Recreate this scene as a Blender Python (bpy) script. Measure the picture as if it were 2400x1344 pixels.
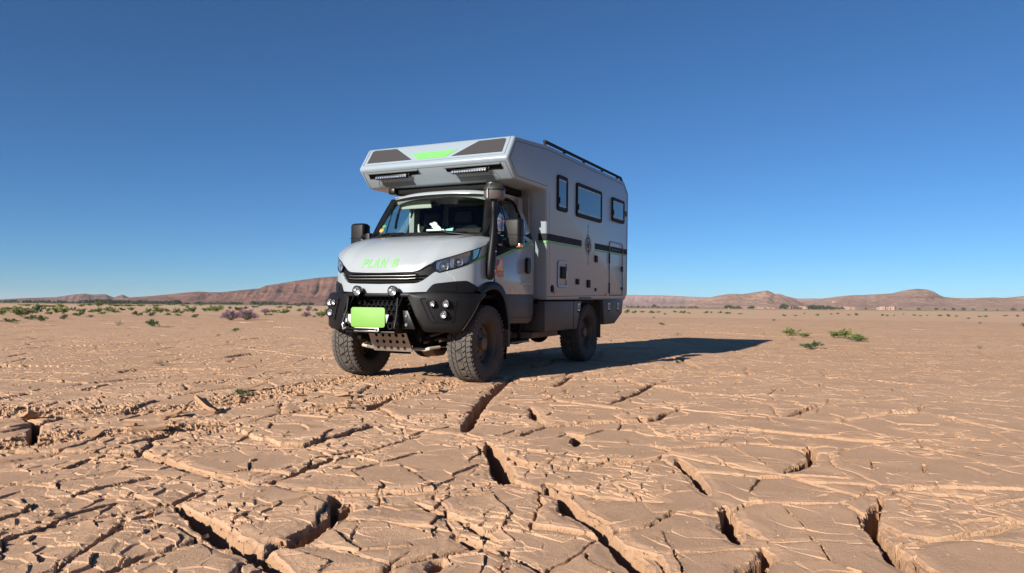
import bpy, bmesh, math, random
import numpy as np
from mathutils import Matrix, Vector
R = math.radians
scene = bpy.context.scene
for o in list(bpy.data.objects): bpy.data.objects.remove(o)
COL = scene.collection

# ---------------------------------------------------------------- camera
FPX, IW, IH, CAMH = 1700.58, 2400, 1344, 0.90
PITCH, ROLL = math.atan(46.5/FPX), math.atan(19/2400)
def cam_axes():
    d = np.array([0, math.cos(PITCH), math.sin(PITCH)]); r0 = np.array([1.0, 0, 0]); u0 = np.cross(r0, d)
    c, s = math.cos(ROLL), math.sin(ROLL)
    return c*r0+s*u0, -s*r0+c*u0, d
CR, CU, CD = cam_axes()
CAM = np.array([0, 0, CAMH])
cam = bpy.data.cameras.new('camera'); camo = bpy.data.objects.new('camera', cam); COL.objects.link(camo)
cam.sensor_fit = 'HORIZONTAL'; cam.sensor_width = 36; cam.lens = 36*FPX/IW
cam.clip_start = 0.05; cam.clip_end = 60000
camo.matrix_world = Matrix(((CR[0], CU[0], -CD[0], 0), (CR[1], CU[1], -CD[1], 0), (CR[2], CU[2], -CD[2], CAMH), (0, 0, 0, 1)))
scene.camera = camo
def gpt(px, py, z=0.0):                       # photo pixel -> point on the ground plane
    v = CD+(px-IW/2)/FPX*CR+(IH/2-py)/FPX*CU
    return CAM+v*(z-CAMH)/v[2]
def gsurf(px, py):                            # photo pixel -> point on the gently swelling ground
    p = gpt(px, py)
    for _ in range(8): p = gpt(px, py, float(ground_base(np.array([p[0]]), np.array([p[1]]))[0]))
    return p
def dpt(px, py, dist):                        # photo pixel -> point at a given horizontal distance
    v = CD+(px-IW/2)/FPX*CR+(IH/2-py)/FPX*CU
    return CAM+v*dist/math.hypot(v[0], v[1])

# ---------------------------------------------------------------- sky, sun, exposure
SUN_AZ, SUN_EL = R(40.0), R(22.8)            # the shadows run towards this azimuth (from +Y to +X)
world = bpy.data.worlds.new('World'); scene.world = world; world.use_nodes = True
nt = world.node_tree; nt.nodes.clear()
sky = nt.nodes.new('ShaderNodeTexSky'); sky.sky_type = 'NISHITA'; sky.sun_disc = False
sky.sun_elevation = SUN_EL; sky.sun_rotation = SUN_AZ+math.pi
sky.altitude = 3000; sky.air_density = 1.0; sky.dust_density = 0.0; sky.ozone_density = 8.5
bg = nt.nodes.new('ShaderNodeBackground'); bg.inputs[1].default_value = 0.052
wo = nt.nodes.new('ShaderNodeOutputWorld')
gr = nt.nodes.new('ShaderNodeMix'); gr.data_type = 'RGBA'; gr.blend_type = 'MULTIPLY'; gr.inputs[0].default_value = 1.0; gr.inputs[7].default_value = (.90, 1.035, .985, 1)   # white balance
nt.links.new(sky.outputs[0], gr.inputs[6]); nt.links.new(gr.outputs[2], bg.inputs[0]); nt.links.new(bg.outputs[0], wo.inputs[0])
sl = bpy.data.lights.new('sun', 'SUN'); sl.energy = 4.2; sl.angle = R(0.55); sl.color = (1.0, 0.93, 0.84)
so = bpy.data.objects.new('sun', sl); COL.objects.link(so)
sd = Vector((math.sin(SUN_AZ)*math.cos(SUN_EL), math.cos(SUN_AZ)*math.cos(SUN_EL), -math.sin(SUN_EL)))
so.rotation_euler = sd.to_track_quat('-Z', 'Y').to_euler(); so.location = (-20, -20, 30)
scene.view_settings.view_transform = 'Standard'; scene.view_settings.look = 'None'
scene.view_settings.gamma = 1.0; scene.view_settings.use_curve_mapping = False
scene.view_settings.exposure = 1.0
scene.render.engine = 'CYCLES'

# ---------------------------------------------------------------- helpers
def tag(o, label=None, cat=None, group=None, kind=None):
    if label: o['label'] = label
    if cat: o['category'] = cat
    if group: o['group'] = group
    if kind: o['kind'] = kind
    return o
def empty(name, loc=(0, 0, 0), rz=0, parent=None):
    o = bpy.data.objects.new(name, None); COL.objects.link(o)
    o.location = loc; o.rotation_euler = (0, 0, rz); o.parent = parent; o.empty_display_size = .2
    return o
def np_mesh(name, V, Fq, smooth=True):
    """mesh from numpy verts (n,3) and faces (m,3|4)"""
    me = bpy.data.meshes.new(name); k = Fq.shape[1]
    me.vertices.add(len(V)); me.vertices.foreach_set('co', np.ascontiguousarray(V, dtype=np.float32).ravel())
    me.loops.add(Fq.size); me.loops.foreach_set('vertex_index', np.ascontiguousarray(Fq, dtype=np.int32).ravel())
    me.polygons.add(len(Fq)); me.polygons.foreach_set('loop_start', np.arange(0, Fq.size, k, dtype=np.int32))
    me.polygons.foreach_set('use_smooth', np.full(len(Fq), smooth, dtype=bool))
    me.update(calc_edges=True)
    return me
def link(name, me, m=None, parent=None):
    o = bpy.data.objects.new(name, me); COL.objects.link(o); o.parent = parent
    if m is not None:
        if len(me.materials) == 0: me.materials.append(m)
    return o
class N:                                       # tiny node helper
    def __init__(s, name):
        s.m = bpy.data.materials.new(name); s.m.use_nodes = True; s.t = s.m.node_tree; s.t.nodes.clear()
        s.out = s.t.nodes.new('ShaderNodeOutputMaterial')
    def n(s, typ, **k):
        x = s.t.nodes.new('ShaderNode'+typ)
        for a, b in k.items():
            if a.startswith('i_'):
                key = a[2:]; key = int(key) if key.isdigit() else key
                x.inputs[key].default_value = b
            else: setattr(x, a, b)
        return x
    def l(s, a, ao, b, bi): s.t.links.new(a.outputs[ao], b.inputs[bi])
    def noise(s, co, scale, detail=4, rough=.55):
        x = s.n('TexNoise', i_Scale=scale, i_Detail=detail, i_Roughness=rough)
        if co is not None: s.t.links.new(co, x.inputs['Vector'])
        return x
    def ramp(s, src, a, b, c0=(0, 0, 0, 1), c1=(1, 1, 1, 1)):
        x = s.n('ValToRGB'); x.color_ramp.elements[0].position = a; x.color_ramp.elements[1].position = b
        x.color_ramp.elements[0].color = c0; x.color_ramp.elements[1].color = c1
        s.t.links.new(src, x.inputs[0]); return x
    def mix(s, fac, a, b, blend='MIX'):
        x = s.n('Mix', data_type='RGBA', blend_type=blend)
        for v, i in ((fac, 0), (a, 6), (b, 7)):
            if hasattr(v, 'is_output'): s.t.links.new(v, x.inputs[i])
            elif i == 0: x.inputs[0].default_value = v
            else: x.inputs[i].default_value = (*v, 1)
        return x.outputs[2]
    def bsdf(s, col, rough=.5, metal=0., bump=None, bstr=.2, bdist=.01, coat=0, spec=None):
        b = s.n('BsdfPrincipled')
        if hasattr(col, 'is_output'): s.t.links.new(col, b.inputs['Base Color'])
        else: b.inputs['Base Color'].default_value = (*col, 1)
        if hasattr(rough, 'is_output'): s.t.links.new(rough, b.inputs['Roughness'])
        else: b.inputs['Roughness'].default_value = rough
        b.inputs['Metallic'].default_value = metal; b.inputs['Coat Weight'].default_value = coat
        if spec is not None: b.inputs['Specular IOR Level'].default_value = spec
        if bump is not None:
            bb = s.n('Bump', i_Strength=bstr, i_Distance=bdist); s.t.links.new(bump, bb.inputs['Height'])
            s.t.links.new(bb.outputs[0], b.inputs['Normal'])
        s.t.links.new(b.outputs[0], s.out.inputs[0]); s.b = b
        return s.m

# ---------------------------------------------------------------- numpy noise
def hash2(i, j, seed):
    i = i.astype(np.int64).astype(np.uint32); j = j.astype(np.int64).astype(np.uint32)
    h = i*np.uint32(374761393)+j*np.uint32(668265263)+np.uint32((seed*2246822519) & 0xffffffff)
    h = (h ^ (h >> np.uint32(13)))*np.uint32(1274126177); h = (h ^ (h >> np.uint32(16)))*np.uint32(2654435761)
    h ^= h >> np.uint32(15)
    return (h.astype(np.float64)/4294967296.0).astype(np.float32)
def vnoise(x, y, seed):                         # value noise in -1..1
    xi = np.floor(x); yi = np.floor(y); fx = (x-xi).astype(np.float32); fy = (y-yi).astype(np.float32)
    fx = fx*fx*(3-2*fx); fy = fy*fy*(3-2*fy)
    a = hash2(xi, yi, seed); b = hash2(xi+1, yi, seed); c = hash2(xi, yi+1, seed); d = hash2(xi+1, yi+1, seed)
    return 2*((a*(1-fx)+b*fx)*(1-fy)+(c*(1-fx)+d*fx)*fy)-1
def fbm(x, y, seed, oct=3, gain=.5):
    s = 0; a = 1.0; t = 0
    for k in range(oct):
        s = s+a*vnoise(x*2**k+17.3*k, y*2**k-9.1*k, seed+k); t += a; a *= gain
    return s/t
def sstep(a, b, x):
    t = np.clip((x-a)/(b-a), 0, 1); return t*t*(3-2*t)
def voro_jit(x, y, size, seed, jit=.85):
    """jittered-grid voronoi: distance to the border (m), hash of own cell (weighted by how far its neighbour lies away from the sun: shaped so
    lips mostly drop on the shaded side and draw dark lines), hash of the neighbour cell, hash of the edge"""
    gx = x/size; gy = y/size; ix = np.floor(gx); iy = np.floor(gy)
    best = np.full(x.shape, 9., np.float32); sec = best.copy()
    bx = np.zeros_like(best); by = bx.copy(); sx = bx.copy(); sy = bx.copy()
    bh = bx.copy(); sh = bx.copy()
    for dx in (-1, 0, 1):
        for dy in (-1, 0, 1):
            cx = ix+dx; cy = iy+dy
            px = (cx+.5+jit*(hash2(cx, cy, seed)-.5)).astype(np.float32); py = (cy+.5+jit*(hash2(cx, cy, seed+5)-.5)).astype(np.float32)
            dd = ((gx-px)**2+(gy-py)**2).astype(np.float32); hh = hash2(cx, cy, seed+9)
            m = dd < best; m2 = (~m) & (dd < sec)
            sec = np.where(m, best, np.where(m2, dd, sec)); sx = np.where(m, bx, np.where(m2, px, sx)); sy = np.where(m, by, np.where(m2, py, sy)); sh = np.where(m, bh, np.where(m2, hh, sh))
            best = np.where(m, dd, best); bx = np.where(m, px, bx); by = np.where(m, py, by); bh = np.where(m, hh, bh)
    L = np.sqrt((bx-sx)**2+(by-sy)**2)+1e-4
    edge = (sec-best)/(2*L)*size
    eh = np.abs(np.sin((bh+sh)*913.7+bh*sh*331.1))%1
    away = ((sx-bx)*math.sin(SUN_AZ)+(sy-by)*math.cos(SUN_AZ))/L  # bias shaped for shade: more lips drop away from the sun
    return edge, bh+.55*away, sh, eh
# ---------------------------------------------------------------- the cracked mud plain
def ground_base(x, y):                          # slow swell of the plain; a slight rise under the truck's rear axle
    r = np.hypot(x, y); u = .57*x+.82*y-6.9; ramp = .0105*.5*(u+np.sqrt(u*u+.5)); ramp = .15*np.tanh(ramp/.15)
    return .010*fbm(x*.35, y*.35, 3, 2)*np.clip((r-1)/6, 0, 1)*np.clip(1-(r-60)/60, 0, 1)+ramp*np.clip(1-(r-24)/70, 0, 1)
# sites of the big plates seen in the foreground (photo pixels), then a jittered field for the rest
SITES_PX = [(600,1220),(330,1290),(880,1260),(560,1085),(300,1130),(110,1180),(60,1300),(880,1105),(1050,1090),(720,1330),(1120,1320),
 (1150,1190),(1330,1060),(1450,1120),(1380,1200),(1600,1260),(1560,1150),(1280,960),(1000,960),(900,1030),(690,1010),(480,1030),
 (1650,1020),(1780,1140),(1900,1230),(1700,1330),(1980,1310),(2200,1230),(2280,1320),(2050,1080),(2250,1110),(1850,1035),(2120,1000),
 (2330,1030),(1420,1010),(1560,935),(1720,960),(1950,930),(1240,1290),(1420,1320),(470,1330),(960,1200),(200,1040),(40,1090),(760,950),(560,960)]
rng = random.Random(4)
sites = [tuple(gpt(*p)[:2]) for p in SITES_PX]
yy = 1.2
while yy < 64:
    st = .62+.03*yy; xx = -1.05*yy-1.2
    while xx < 1.05*yy+1.2:
        q = (xx+rng.uniform(-.36, .36)*st*1.2, yy+rng.uniform(-.36, .36)*st)
        if all((q[0]-a)**2+(q[1]-b)**2 > (.36+.012*yy)**2 for a, b in sites): sites.append(q)
        xx += st*1.25
    yy += st
rng2 = random.Random(9); yy = .6               # the same field carried on to both sides of the view
while yy < 52:
    st = .62+.03*yy
    for sg in (1, -1):
        xx = 1.05*yy+1.3
        while xx < 2.2*yy+2.5:
            sites.append((sg*(xx+rng2.uniform(-.36, .36)*st*1.2), yy+rng2.uniform(-.36, .36)*st)); xx += st*1.25
    yy += st
sites = np.array(sites, np.float32)
# wide open cracks traced from the photograph: (points in photo pixels, half width in metres)
TRACE = [
 ([(1204,884),(1170,905),(1135,938),(1112,968),(1092,1000),(1088,1012)], .055), ([(1138,1036),(1160,1070),(1178,1104),(1195,1126)], .06),
 ([(1282,1137),(1330,1188),(1400,1245),(1470,1298),(1535,1350)], .042), ([(400,1178),(470,1214),(530,1258),(600,1300),(690,1352)], .042),
 ([(320,1055),(375,1074),(435,1095),(500,1112),(575,1129),(602,1135)], .03), ([(600,1132),(675,1112),(745,1092)], .022),
 ([(0,1262),(120,1236),(260,1206),(400,1178),(470,1152),(570,1131)], .016), ([(600,1296),(700,1268),(785,1214),(822,1174)], .03),
 ([(962,1168),(1030,1198),(1100,1228),(1172,1268)], .018), ([(720,1338),(900,1330),(1025,1300),(1172,1274)], .018),
 ([(1590,1077),(1622,1112),(1660,1162)], .034), ([(1694,1184),(1708,1225),(1730,1276)], .034),
 ([(2066,1164),(2046,1198),(2040,1230),(2062,1264),(2092,1300),(2160,1352)], .032), ([(1786,1280),(1800,1308),(1772,1332),(1738,1344)], .026),
 ([(1900,1044),(1906,1068),(1878,1094),(1838,1110)], .03), ([(1498,972),(1522,985),(1562,964),(1600,955)], .04),
 ([(1425,948),(1470,930),(1512,909),(1570,893)], .035), ([(1845,977),(1900,956),(1942,944)], .032),
 ([(1325,1008),(1352,1020),(1346,1047)], .045), ([(1244,954),(1252,975),(1278,996)], .035), ([(858,962),(890,944),(922,929)], .045),
 ([(58,984),(84,1000),(74,1040),(104,1052)], .03), ([(300,1042),(390,1018),(480,996)], .03),
 ([(1082,1014),(990,1018),(850,1055),(745,1088)], .013), ([(1192,1126),(975,1150),(775,1150),(620,1138)], .011),
 ([(1202,1112),(1350,1102),(1480,1086),(1572,1070)], .013), ([(1572,1070),(1700,1092),(1850,1116),(2000,1158),(2064,1166)], .009),
 ([(1550,1176),(1400,1168),(1282,1137)], .010), ([(2050,1290),(2180,1268),(2320,1250),(2400,1222)], .016), ([(2290,1180),(2270,1162),(2100,1150)], .02),
 ([(0,1040),(90,1046)], .03), ([(640,905),(760,890),(860,878)], .03), ([(150,905),(260,893),(380,880)], .035), ([(700,870),(660,876),(630,880)], .035),
 ([(300,930),(420,925),(560,905)], .02), ([(1010,1344),(1040,1310)], .02), ([(880,1180),(1000,1160)], .008), ([(520,1246),(330,1300),(250,1344)], .010),
 ([(1300,905),(1325,890),(1345,880)], .03), ([(1640,870),(1600,850),(1575,845)], .025), ([(2270,830),(2310,842),(2330,850)], .03)]
RUBBLE = [([(-60,962),(120,972),(300,962),(500,948),(680,915),(880,880)], .38), ([(-60,1060),(150,1025),(330,1010),(470,1000)], .30),
          ([(760,960),(920,930),(1060,895)], .22)]
def seg_dist(x, y, poly):
    d = np.full(x.shape, 9., np.float32); tt = np.zeros(x.shape, np.float32)
    n = len(poly)-1
    for k in range(n):
        a = poly[k]; b = poly[k+1]; v = b-a; L2 = float(v@v)
        t = np.clip(((x-a[0])*v[0]+(y-a[1])*v[1])/L2, 0, 1)
        e = np.hypot(x-a[0]-t*v[0], y-a[1]-t*v[1]).astype(np.float32)
        m = e < d; d = np.where(m, e, d); tt = np.where(m, (k+t)/n, tt)
    return d, tt
def mud(x, y, row_r):
    """height, skin mask (1 = smooth top), plate id for the grid x,y (rows = rings of radius row_r)"""
    wx = x+.10*fbm(x*1.6, y*1.6, 21, 3)+.022*fbm(x*9, y*9, 31, 3); wy = y+.10*fbm(x*1.6, y*1.6, 51, 3)+.022*fbm(x*9, y*9, 61, 3)
    sh = x.shape; ang = np.arctan2(x[0], y[0])
    best = np.full(sh, 1e6, np.float32); sec = best.copy(); bi = np.zeros(sh, np.int32); si = bi.copy()
    sr = np.hypot(sites[:, 0], sites[:, 1])
    for k in range(len(sites)):
        reach = 1.3+.075*sr[k]
        r0 = np.searchsorted(row_r, sr[k]-reach); r1 = np.searchsorted(row_r, sr[k]+reach)
        if r1 <= r0: continue
        a = math.atan2(sites[k, 0], sites[k, 1]); da = reach/max(sr[k]-.3*reach, .6)
        c0 = np.searchsorted(ang, a-da); c1 = np.searchsorted(ang, a+da)
        if c1 <= c0: continue
        sl_ = np.s_[r0:r1, c0:c1]
        dd = (wx[sl_]-sites[k, 0])**2+(wy[sl_]-sites[k, 1])**2
        B = best[sl_]; S = sec[sl_]; BI = bi[sl_]; SI = si[sl_]
        m = dd < B; m2 = (~m) & (dd < S)
        S[m2] = dd[m2]; SI[m2] = k; S[m] = B[m]; SI[m] = BI[m]; B[m] = dd[m]; BI[m] = k
    L = np.hypot(sites[bi, 0]-sites[si, 0], sites[bi, 1]-sites[si, 1])+1e-3
    e1 = (sec-best)/(2*L)
    lo = np.minimum(bi, si); hi = np.maximum(bi, si); eh = hash2(lo, hi, 77)
    ph = hash2(bi, bi*0+3, 5); ph2 = hash2(bi, bi*0+7, 6); ph3 = hash2(bi, bi*0+11, 8)
    rr = np.hypot(x, y)
    left = np.clip(.5-.16*(x-.1*y)/np.maximum(rr*.25, .6), 0, 1)      # the left of the flat is more broken than the right
    n1 = fbm(x*5, y*5, 101, 3); n2 = fbm(x*22, y*22, 131, 3); n3 = fbm(x*60, y*60, 151, 2)
    h = ground_base(x, y)
    h = h+(ph-.5)*.020*(.4+left)+((x-sites[bi, 0])*(ph2-.5)+(y-sites[bi, 1])*(ph3-.5))*.026
    # rubble of the wheel tracks
    rub = np.zeros(sh, np.float32)
    for poly, w in RUBBLE:
        P = np.array([gpt(*p)[:2] for p in poly]); d, _ = seg_dist(x, y, P)
        rub = np.maximum(rub, 1-sstep(w*.3, w, d+.12*n1))
    # big plate borders
    wid = np.where(eh > .80, .004+.016*(eh-.80)*5, .0035)*(1+.6*n1)
    wid = np.where(eh < .25, -.004, wid)
    wid = wid*np.clip(1.15-rr/40, .4, 1)
    d1 = e1+.006*n2
    t = d1-wid
    gs = np.minimum(.0022*rr, .016); gl = np.where(rr < 7, .0022*rr, .0154+.006*(rr-7)); rise = .0045*np.exp(-np.clip(t-.03, 0, 1)**2/.010)                  # rim slightly raised, crumbling shoulder below it
    shoulder = 1-sstep(.001, np.maximum(.009+.012*np.clip(n2+n1, -.6, 1), gl), t)
    soft = np.where(eh > .42, 1., np.where(eh > .25, .45, .12))*(.42+.58*np.clip(left*1.6, 0, 1))
    h = h+(rise-.012*shoulder-.004*(1-sstep(.015, .045+.02*n1, t)))*soft
    dep = .12*sstep(0, np.maximum(.004, .6*gl), -t)
    # traced open cracks
    cd = np.full(sh, 9., np.float32); cdep = np.zeros(sh, np.float32)
    for poly, w in TRACE:
        P = np.array([gpt(*p)[:2] for p in poly]); rp = np.hypot(P[:, 0], P[:, 1]); ap = np.arctan2(P[:, 0], P[:, 1])
        r0 = np.searchsorted(row_r, rp.min()-.35); r1 = np.searchsorted(row_r, rp.max()+.35)
        c0 = np.searchsorted(ang, ap.min()-.35/rp.min()); c1 = np.searchsorted(ang, ap.max()+.35/rp.min())
        sl_ = np.s_[r0:r1, c0:c1]
        if r1 <= r0 or c1 <= c0: continue
        xx_, yy_ = x[sl_], y[sl_]
        d, tt = seg_dist(xx_+.018*n1[sl_], yy_+.018*fbm(xx_*5+9, yy_*5, 171, 3), P)
        tap = np.clip(np.minimum(tt, 1-tt)*5.5, 0, 1); ww = .95*w*(tap**.6)*(1+.45*n1[sl_])-.004*(1-tap)
        nd = d+.006*n2[sl_]-ww; cdep[sl_] = np.maximum(cdep[sl_], np.where(nd < .05, .02+.18*np.clip(tap*1.4, 0, 1), 0)); cd[sl_] = np.minimum(cd[sl_], nd)
    shoulder2 = 1-sstep(0, np.maximum(.014+.022*np.clip(n2+n1, -.7, 1), gl), cd)
    h = h-.016*shoulder2-.006*(1-sstep(.02, .07+.03*n1, cd))
    dep = np.maximum(dep, cdep*sstep(0, np.maximum(.005, .8*gl), -cd))
    # second and third level: curled crust flakes
    w2x = x+.03*fbm(x*5, y*5, 201, 2)+.006*n2; w2y = y+.03*fbm(x*5, y*5, 211, 2)
    e2, h2, g2, q2 = voro_jit(w2x, w2y, .30, 300)
    act = (q2 > .60-.22*left)*np.clip(1-rr/60, .4, 1)
    up = (h2 > g2)
    amp = (.002+.011*q2*left+.0038*q2)*np.clip(1.25-rr/32, .45, 1)
    lip2 = act*amp*np.where(up, np.exp(-e2/.055)*sstep(0, gs, e2), -.15*np.exp(-e2/.015))
    gap2 = act*(q2 > .62)*.018*(1-sstep(.0015, np.maximum(.005, gs), e2+.0015*n2))
    w3x = x+.02*n1+.004*n2; w3y = y+.02*fbm(x*6, y*6, 221, 2)
    e3, h3, g3, q3 = voro_jit(w3x, w3y, .105, 400)
    reg = sstep(-.15, .35, fbm(x*1.9, y*1.9, 231, 3)+.42*left-.26)
    reg = reg*np.clip(1.7-rr/8, 0, 1); act3 = (q3 > .52)*reg
    up3 = (h3 > g3)
    lip3 = act3*(.003+.007*q3)*np.where(up3, np.exp(-e3/.020)*sstep(0, gs, e3), -.2*np.exp(-e3/.01))
    off3 = reg*(np.clip(h3, 0, 1)-.5)*.0024*(1+1.0*left)*sstep(0, 1.2*gs, e3)
    gap3 = act3*(q3 > .75)*.010*(1-sstep(.001, np.maximum(.0035, gs), e3))
    keep = np.clip(1-shoulder, 0, 1)*np.clip(1-shoulder2, 0, 1)
    h = h+(lip2-gap2+lip3+off3-gap3)*keep
    # rubble chunks
    er, hr, gr, qr = voro_jit(x+.02*n2, y+.02*n3, .075, 500); er2, hr2, _, _ = voro_jit(x+.01*n3, y, .033, 600); hr = np.clip(hr, 0, 1); hr2 = np.clip(hr2, 0, 1)
    chunk = ((hr-.55)*.042+.03*(er-.02)*(hr2-.5))*sstep(0, .014, er)+(hr2-.5)*.016*sstep(0, gs, er2)+.012*n1
    h = h+rub*(chunk-.012)
    # crumbs on shoulders, grain
    crumb = np.clip(shoulder*soft+shoulder2, 0, 1)*keep.clip(.2, 1)
    h = h+.010*n2*np.clip(shoulder*soft+shoulder2, 0, 1)+.0011*n2*(.4+.6*left)+.0006*n3
    h = h-dep
    skin = np.clip(1-1.1*np.clip(shoulder*soft, 0, 1)-1.1*shoulder2-.8*rub, 0, 1)*(1-sstep(.01, .05, dep))
    skin = skin*np.clip(1-.75*(1-sstep(.0, .03, e2))*act*1.2, .2, 1)
    return h, skin, bi

RMIN, RMID, RMAX, AMAX, NC = 2.05, 7.0, 62.0, R(38.8), 810
row_r = np.r_[RMIN*np.exp(np.linspace(0, math.log(RMID/RMIN), 700, endpoint=False)), RMID*np.exp(np.linspace(0, math.log(RMAX/RMID), 500))]; NR = len(row_r)
ang = np.linspace(-AMAX, AMAX, NC)
GX = (row_r[:, None]*np.sin(ang)[None]).astype(np.float32); GY = (row_r[:, None]*np.cos(ang)[None]).astype(np.float32)
GZ, SKIN, PID = mud(GX, GY, row_r)
fade = sstep(RMAX*.45, RMAX, row_r)[:, None]*np.ones((1, NC)); GZ = GZ*(1-fade)+ground_base(GX, GY)*fade

def mud_material():
    m = N('dried_mud'); g = m.n('NewGeometry'); pos = g.outputs['Position']
    at = m.n('Attribute', attribute_name='skin')
    big = m.noise(pos, .22, 3); mid = m.noise(pos, 2.3, 5, .6); fine = m.noise(pos, 38, 4, .65)
    top = m.mix(m.ramp(mid.outputs[0], .35, .68).outputs[0], (.525, .333, .212), (.615, .392, .246))
    raw = m.mix(m.ramp(fine.outputs[0], .35, .65).outputs[0], (.37, .222, .130), (.46, .29, .178))
    c = m.mix(at.outputs['Fac'], raw, top)
    c = m.mix(m.ramp(big.outputs[0], .38, .62).outputs[0], c, m.mix(.2, c, (.46, .255, .14)))
    sp = m.noise(pos, 160, 2, .6)
    c = m.mix(m.ramp(sp.outputs[0], .3, .75).outputs[0], m.mix(.24, c, (.20, .11, .06)), c)
    g1 = m.noise(pos, 120, 3, .6); g2 = m.noise(pos, 340, 2, .5)
    add = m.n('Math', operation='ADD'); m.l(g1, 0, add, 0); m.l(g2, 0, add, 1)
    return m.bsdf(c, .95, bump=add.outputs[0], bstr=.6, bdist=.007, spec=.12)
MUD = mud_material()

def far_material():
    m = N('plain_soil'); g = m.n('NewGeometry'); pos = g.outputs['Position']
    sep = m.n('SeparateXYZ'); m.l(g, 'Position', sep, 0)
    big = m.noise(pos, .035, 4); mid = m.noise(pos, .7, 5, .62); fine = m.noise(pos, 6, 4, .62)
    c = m.mix(m.ramp(mid.outputs[0], .35, .65).outputs[0], (.515, .342, .220), (.57, .38, .244))
    c = m.mix(m.ramp(big.outputs[0], .4, .62).outputs[0], c, m.mix(.2, c, (.45, .25, .14)))
    st = m.ramp(fine.outputs[0], .28, .46); c = m.mix(st.outputs[0], m.mix(.22, c, (.22, .12, .065)), c)
    # thin green and straw-coloured fields where the plain meets the tree belt
    mr = m.n('MapRange'); mr.inputs['From Min'].default_value = 380; mr.inputs['From Max'].default_value = 640
    m.l(sep, 'Y', mr, 'Value')
    fld = m.noise(pos, .012, 3); fc = m.mix(m.ramp(fld.outputs[0], .44, .56).outputs[0], (.40, .30, .17), (.14, .15, .055))
    c = m.mix(mr.outputs[0], c, fc)
    bn = m.noise(pos, 3.2, 5, .7)
    return m.bsdf(c, .95, bump=bn.outputs[0], bstr=.5, bdist=.07, spec=.1)
FAR = far_material()

def ring_mesh(name, rs, angs, zf):
    X = rs[:, None]*np.sin(angs)[None]; Y = rs[:, None]*np.cos(angs)[None]; Z = zf(X, Y)
    n, c = X.shape; idx = np.arange(n*c).reshape(n, c)
    F = np.stack([idx[:-1, :-1], idx[:-1, 1:], idx[1:, 1:], idx[1:, :-1]], -1).reshape(-1, 4)[:, ::-1]
    return np_mesh(name, np.stack([X, Y, Z], -1).reshape(-1, 3), F)
zb = ground_base
rs = np.r_[np.geomspace(RMAX, 400, 120), np.geomspace(430, 14000, 26)]
ground = link('ground', ring_mesh('ground', rs, np.linspace(-math.pi, math.pi, 721), zb), FAR)
tag(ground, kind='structure')
link('soil_behind', ring_mesh('soil_behind', np.geomspace(.02, RMAX, 110), np.linspace(R(62), 2*math.pi-R(62), 260), zb), MUD, ground)['kind'] = 'stuff'
link('soil_underfoot', ring_mesh('soil_underfoot', np.linspace(.02, RMIN, 50), np.linspace(-R(62), R(62), 160), zb), MUD, ground)['kind'] = 'stuff'

idx = np.arange(NR*NC).reshape(NR, NC)
QF = np.stack([idx[:-1, :-1], idx[1:, :-1], idx[1:, 1:], idx[:-1, 1:]], -1).reshape(-1, 4)[:, ::-1]
GV = np.stack([GX, GY, GZ], -1).reshape(-1, 3); GS = SKIN.reshape(-1)
fid = PID[:-1, :-1].reshape(-1)
def add_plate(name, faces, kind=None):
    u, invx = np.unique(faces, return_inverse=True)
    me = np_mesh(name, GV[u], invx.reshape(faces.shape).astype(np.int32), smooth=False)
    a = me.attributes.new('skin', 'FLOAT', 'POINT'); a.data.foreach_set('value', GS[u].astype(np.float32))
    o = link(name, me, MUD, ground)
    if kind: o['kind'] = kind
    return o
# the 300 plates that show largest become parts of their own, the rest one sheet
rowpix = (FPX*CAMH/row_r)
area = np.zeros(len(sites)); quadpix = ((rowpix[:-1]-rowpix[1:])[:, None]*np.ones((1, NC-1))).reshape(-1)
np.add.at(area, fid, quadpix*(np.abs(np.tile(ang[:-1], NR-1)) < R(36)))
big300 = np.argsort(-area)[:300]
order = np.argsort(fid, kind='stable'); fs = fid[order]
starts = np.searchsorted(fs, np.arange(len(sites))); ends = np.searchsorted(fs, np.arange(len(sites)), side='right')
used = np.zeros(len(fid), bool)
for k in big300:
    f = order[starts[k]:ends[k]]
    if len(f) == 0: continue
    used[f] = True; add_plate('mud_plate', QF[f])
add_plate('mud_crust', QF[~used], 'stuff')
def ground_z(x, y):
    r = math.hypot(x, y); a = math.atan2(x, y)
    if r < RMIN or r > RMAX or abs(a) > AMAX: return float(zb(np.array([[x]]), np.array([[y]]))[0, 0])
    i = min(NR-1, int(np.searchsorted(row_r, r))); j = min(NC-1, int(np.searchsorted(ang, a)))
    return float(GZ[i, j])

# coarser wings of the same crust beyond the edges of the view
for a0, a1 in ((-R(62), -AMAX), (AMAX, R(62))):
    wr_ = np.geomspace(RMIN, RMAX, 360); wa = np.linspace(a0, a1, 150); WX = (wr_[:, None]*np.sin(wa)[None]).astype(np.float32); WY = (wr_[:, None]*np.cos(wa)[None]).astype(np.float32)
    WZ, WS, _ = mud(WX, WY, wr_); fw = sstep(RMAX*.45, RMAX, wr_)[:, None]; WZ = WZ*(1-fw)+ground_base(WX, WY)*fw
    ix_ = np.arange(WX.size).reshape(WX.shape); WF = np.stack([ix_[:-1, :-1], ix_[1:, :-1], ix_[1:, 1:], ix_[:-1, 1:]], -1).reshape(-1, 4)[:, ::-1]
    me = np_mesh('mud_crust', np.stack([WX, WY, WZ], -1).reshape(-1, 3), WF, smooth=False); a_ = me.attributes.new('skin', 'FLOAT', 'POINT'); a_.data.foreach_set('value', WS.reshape(-1).astype(np.float32))
    link('mud_crust', me, MUD, ground)['kind'] = 'stuff'
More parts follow.
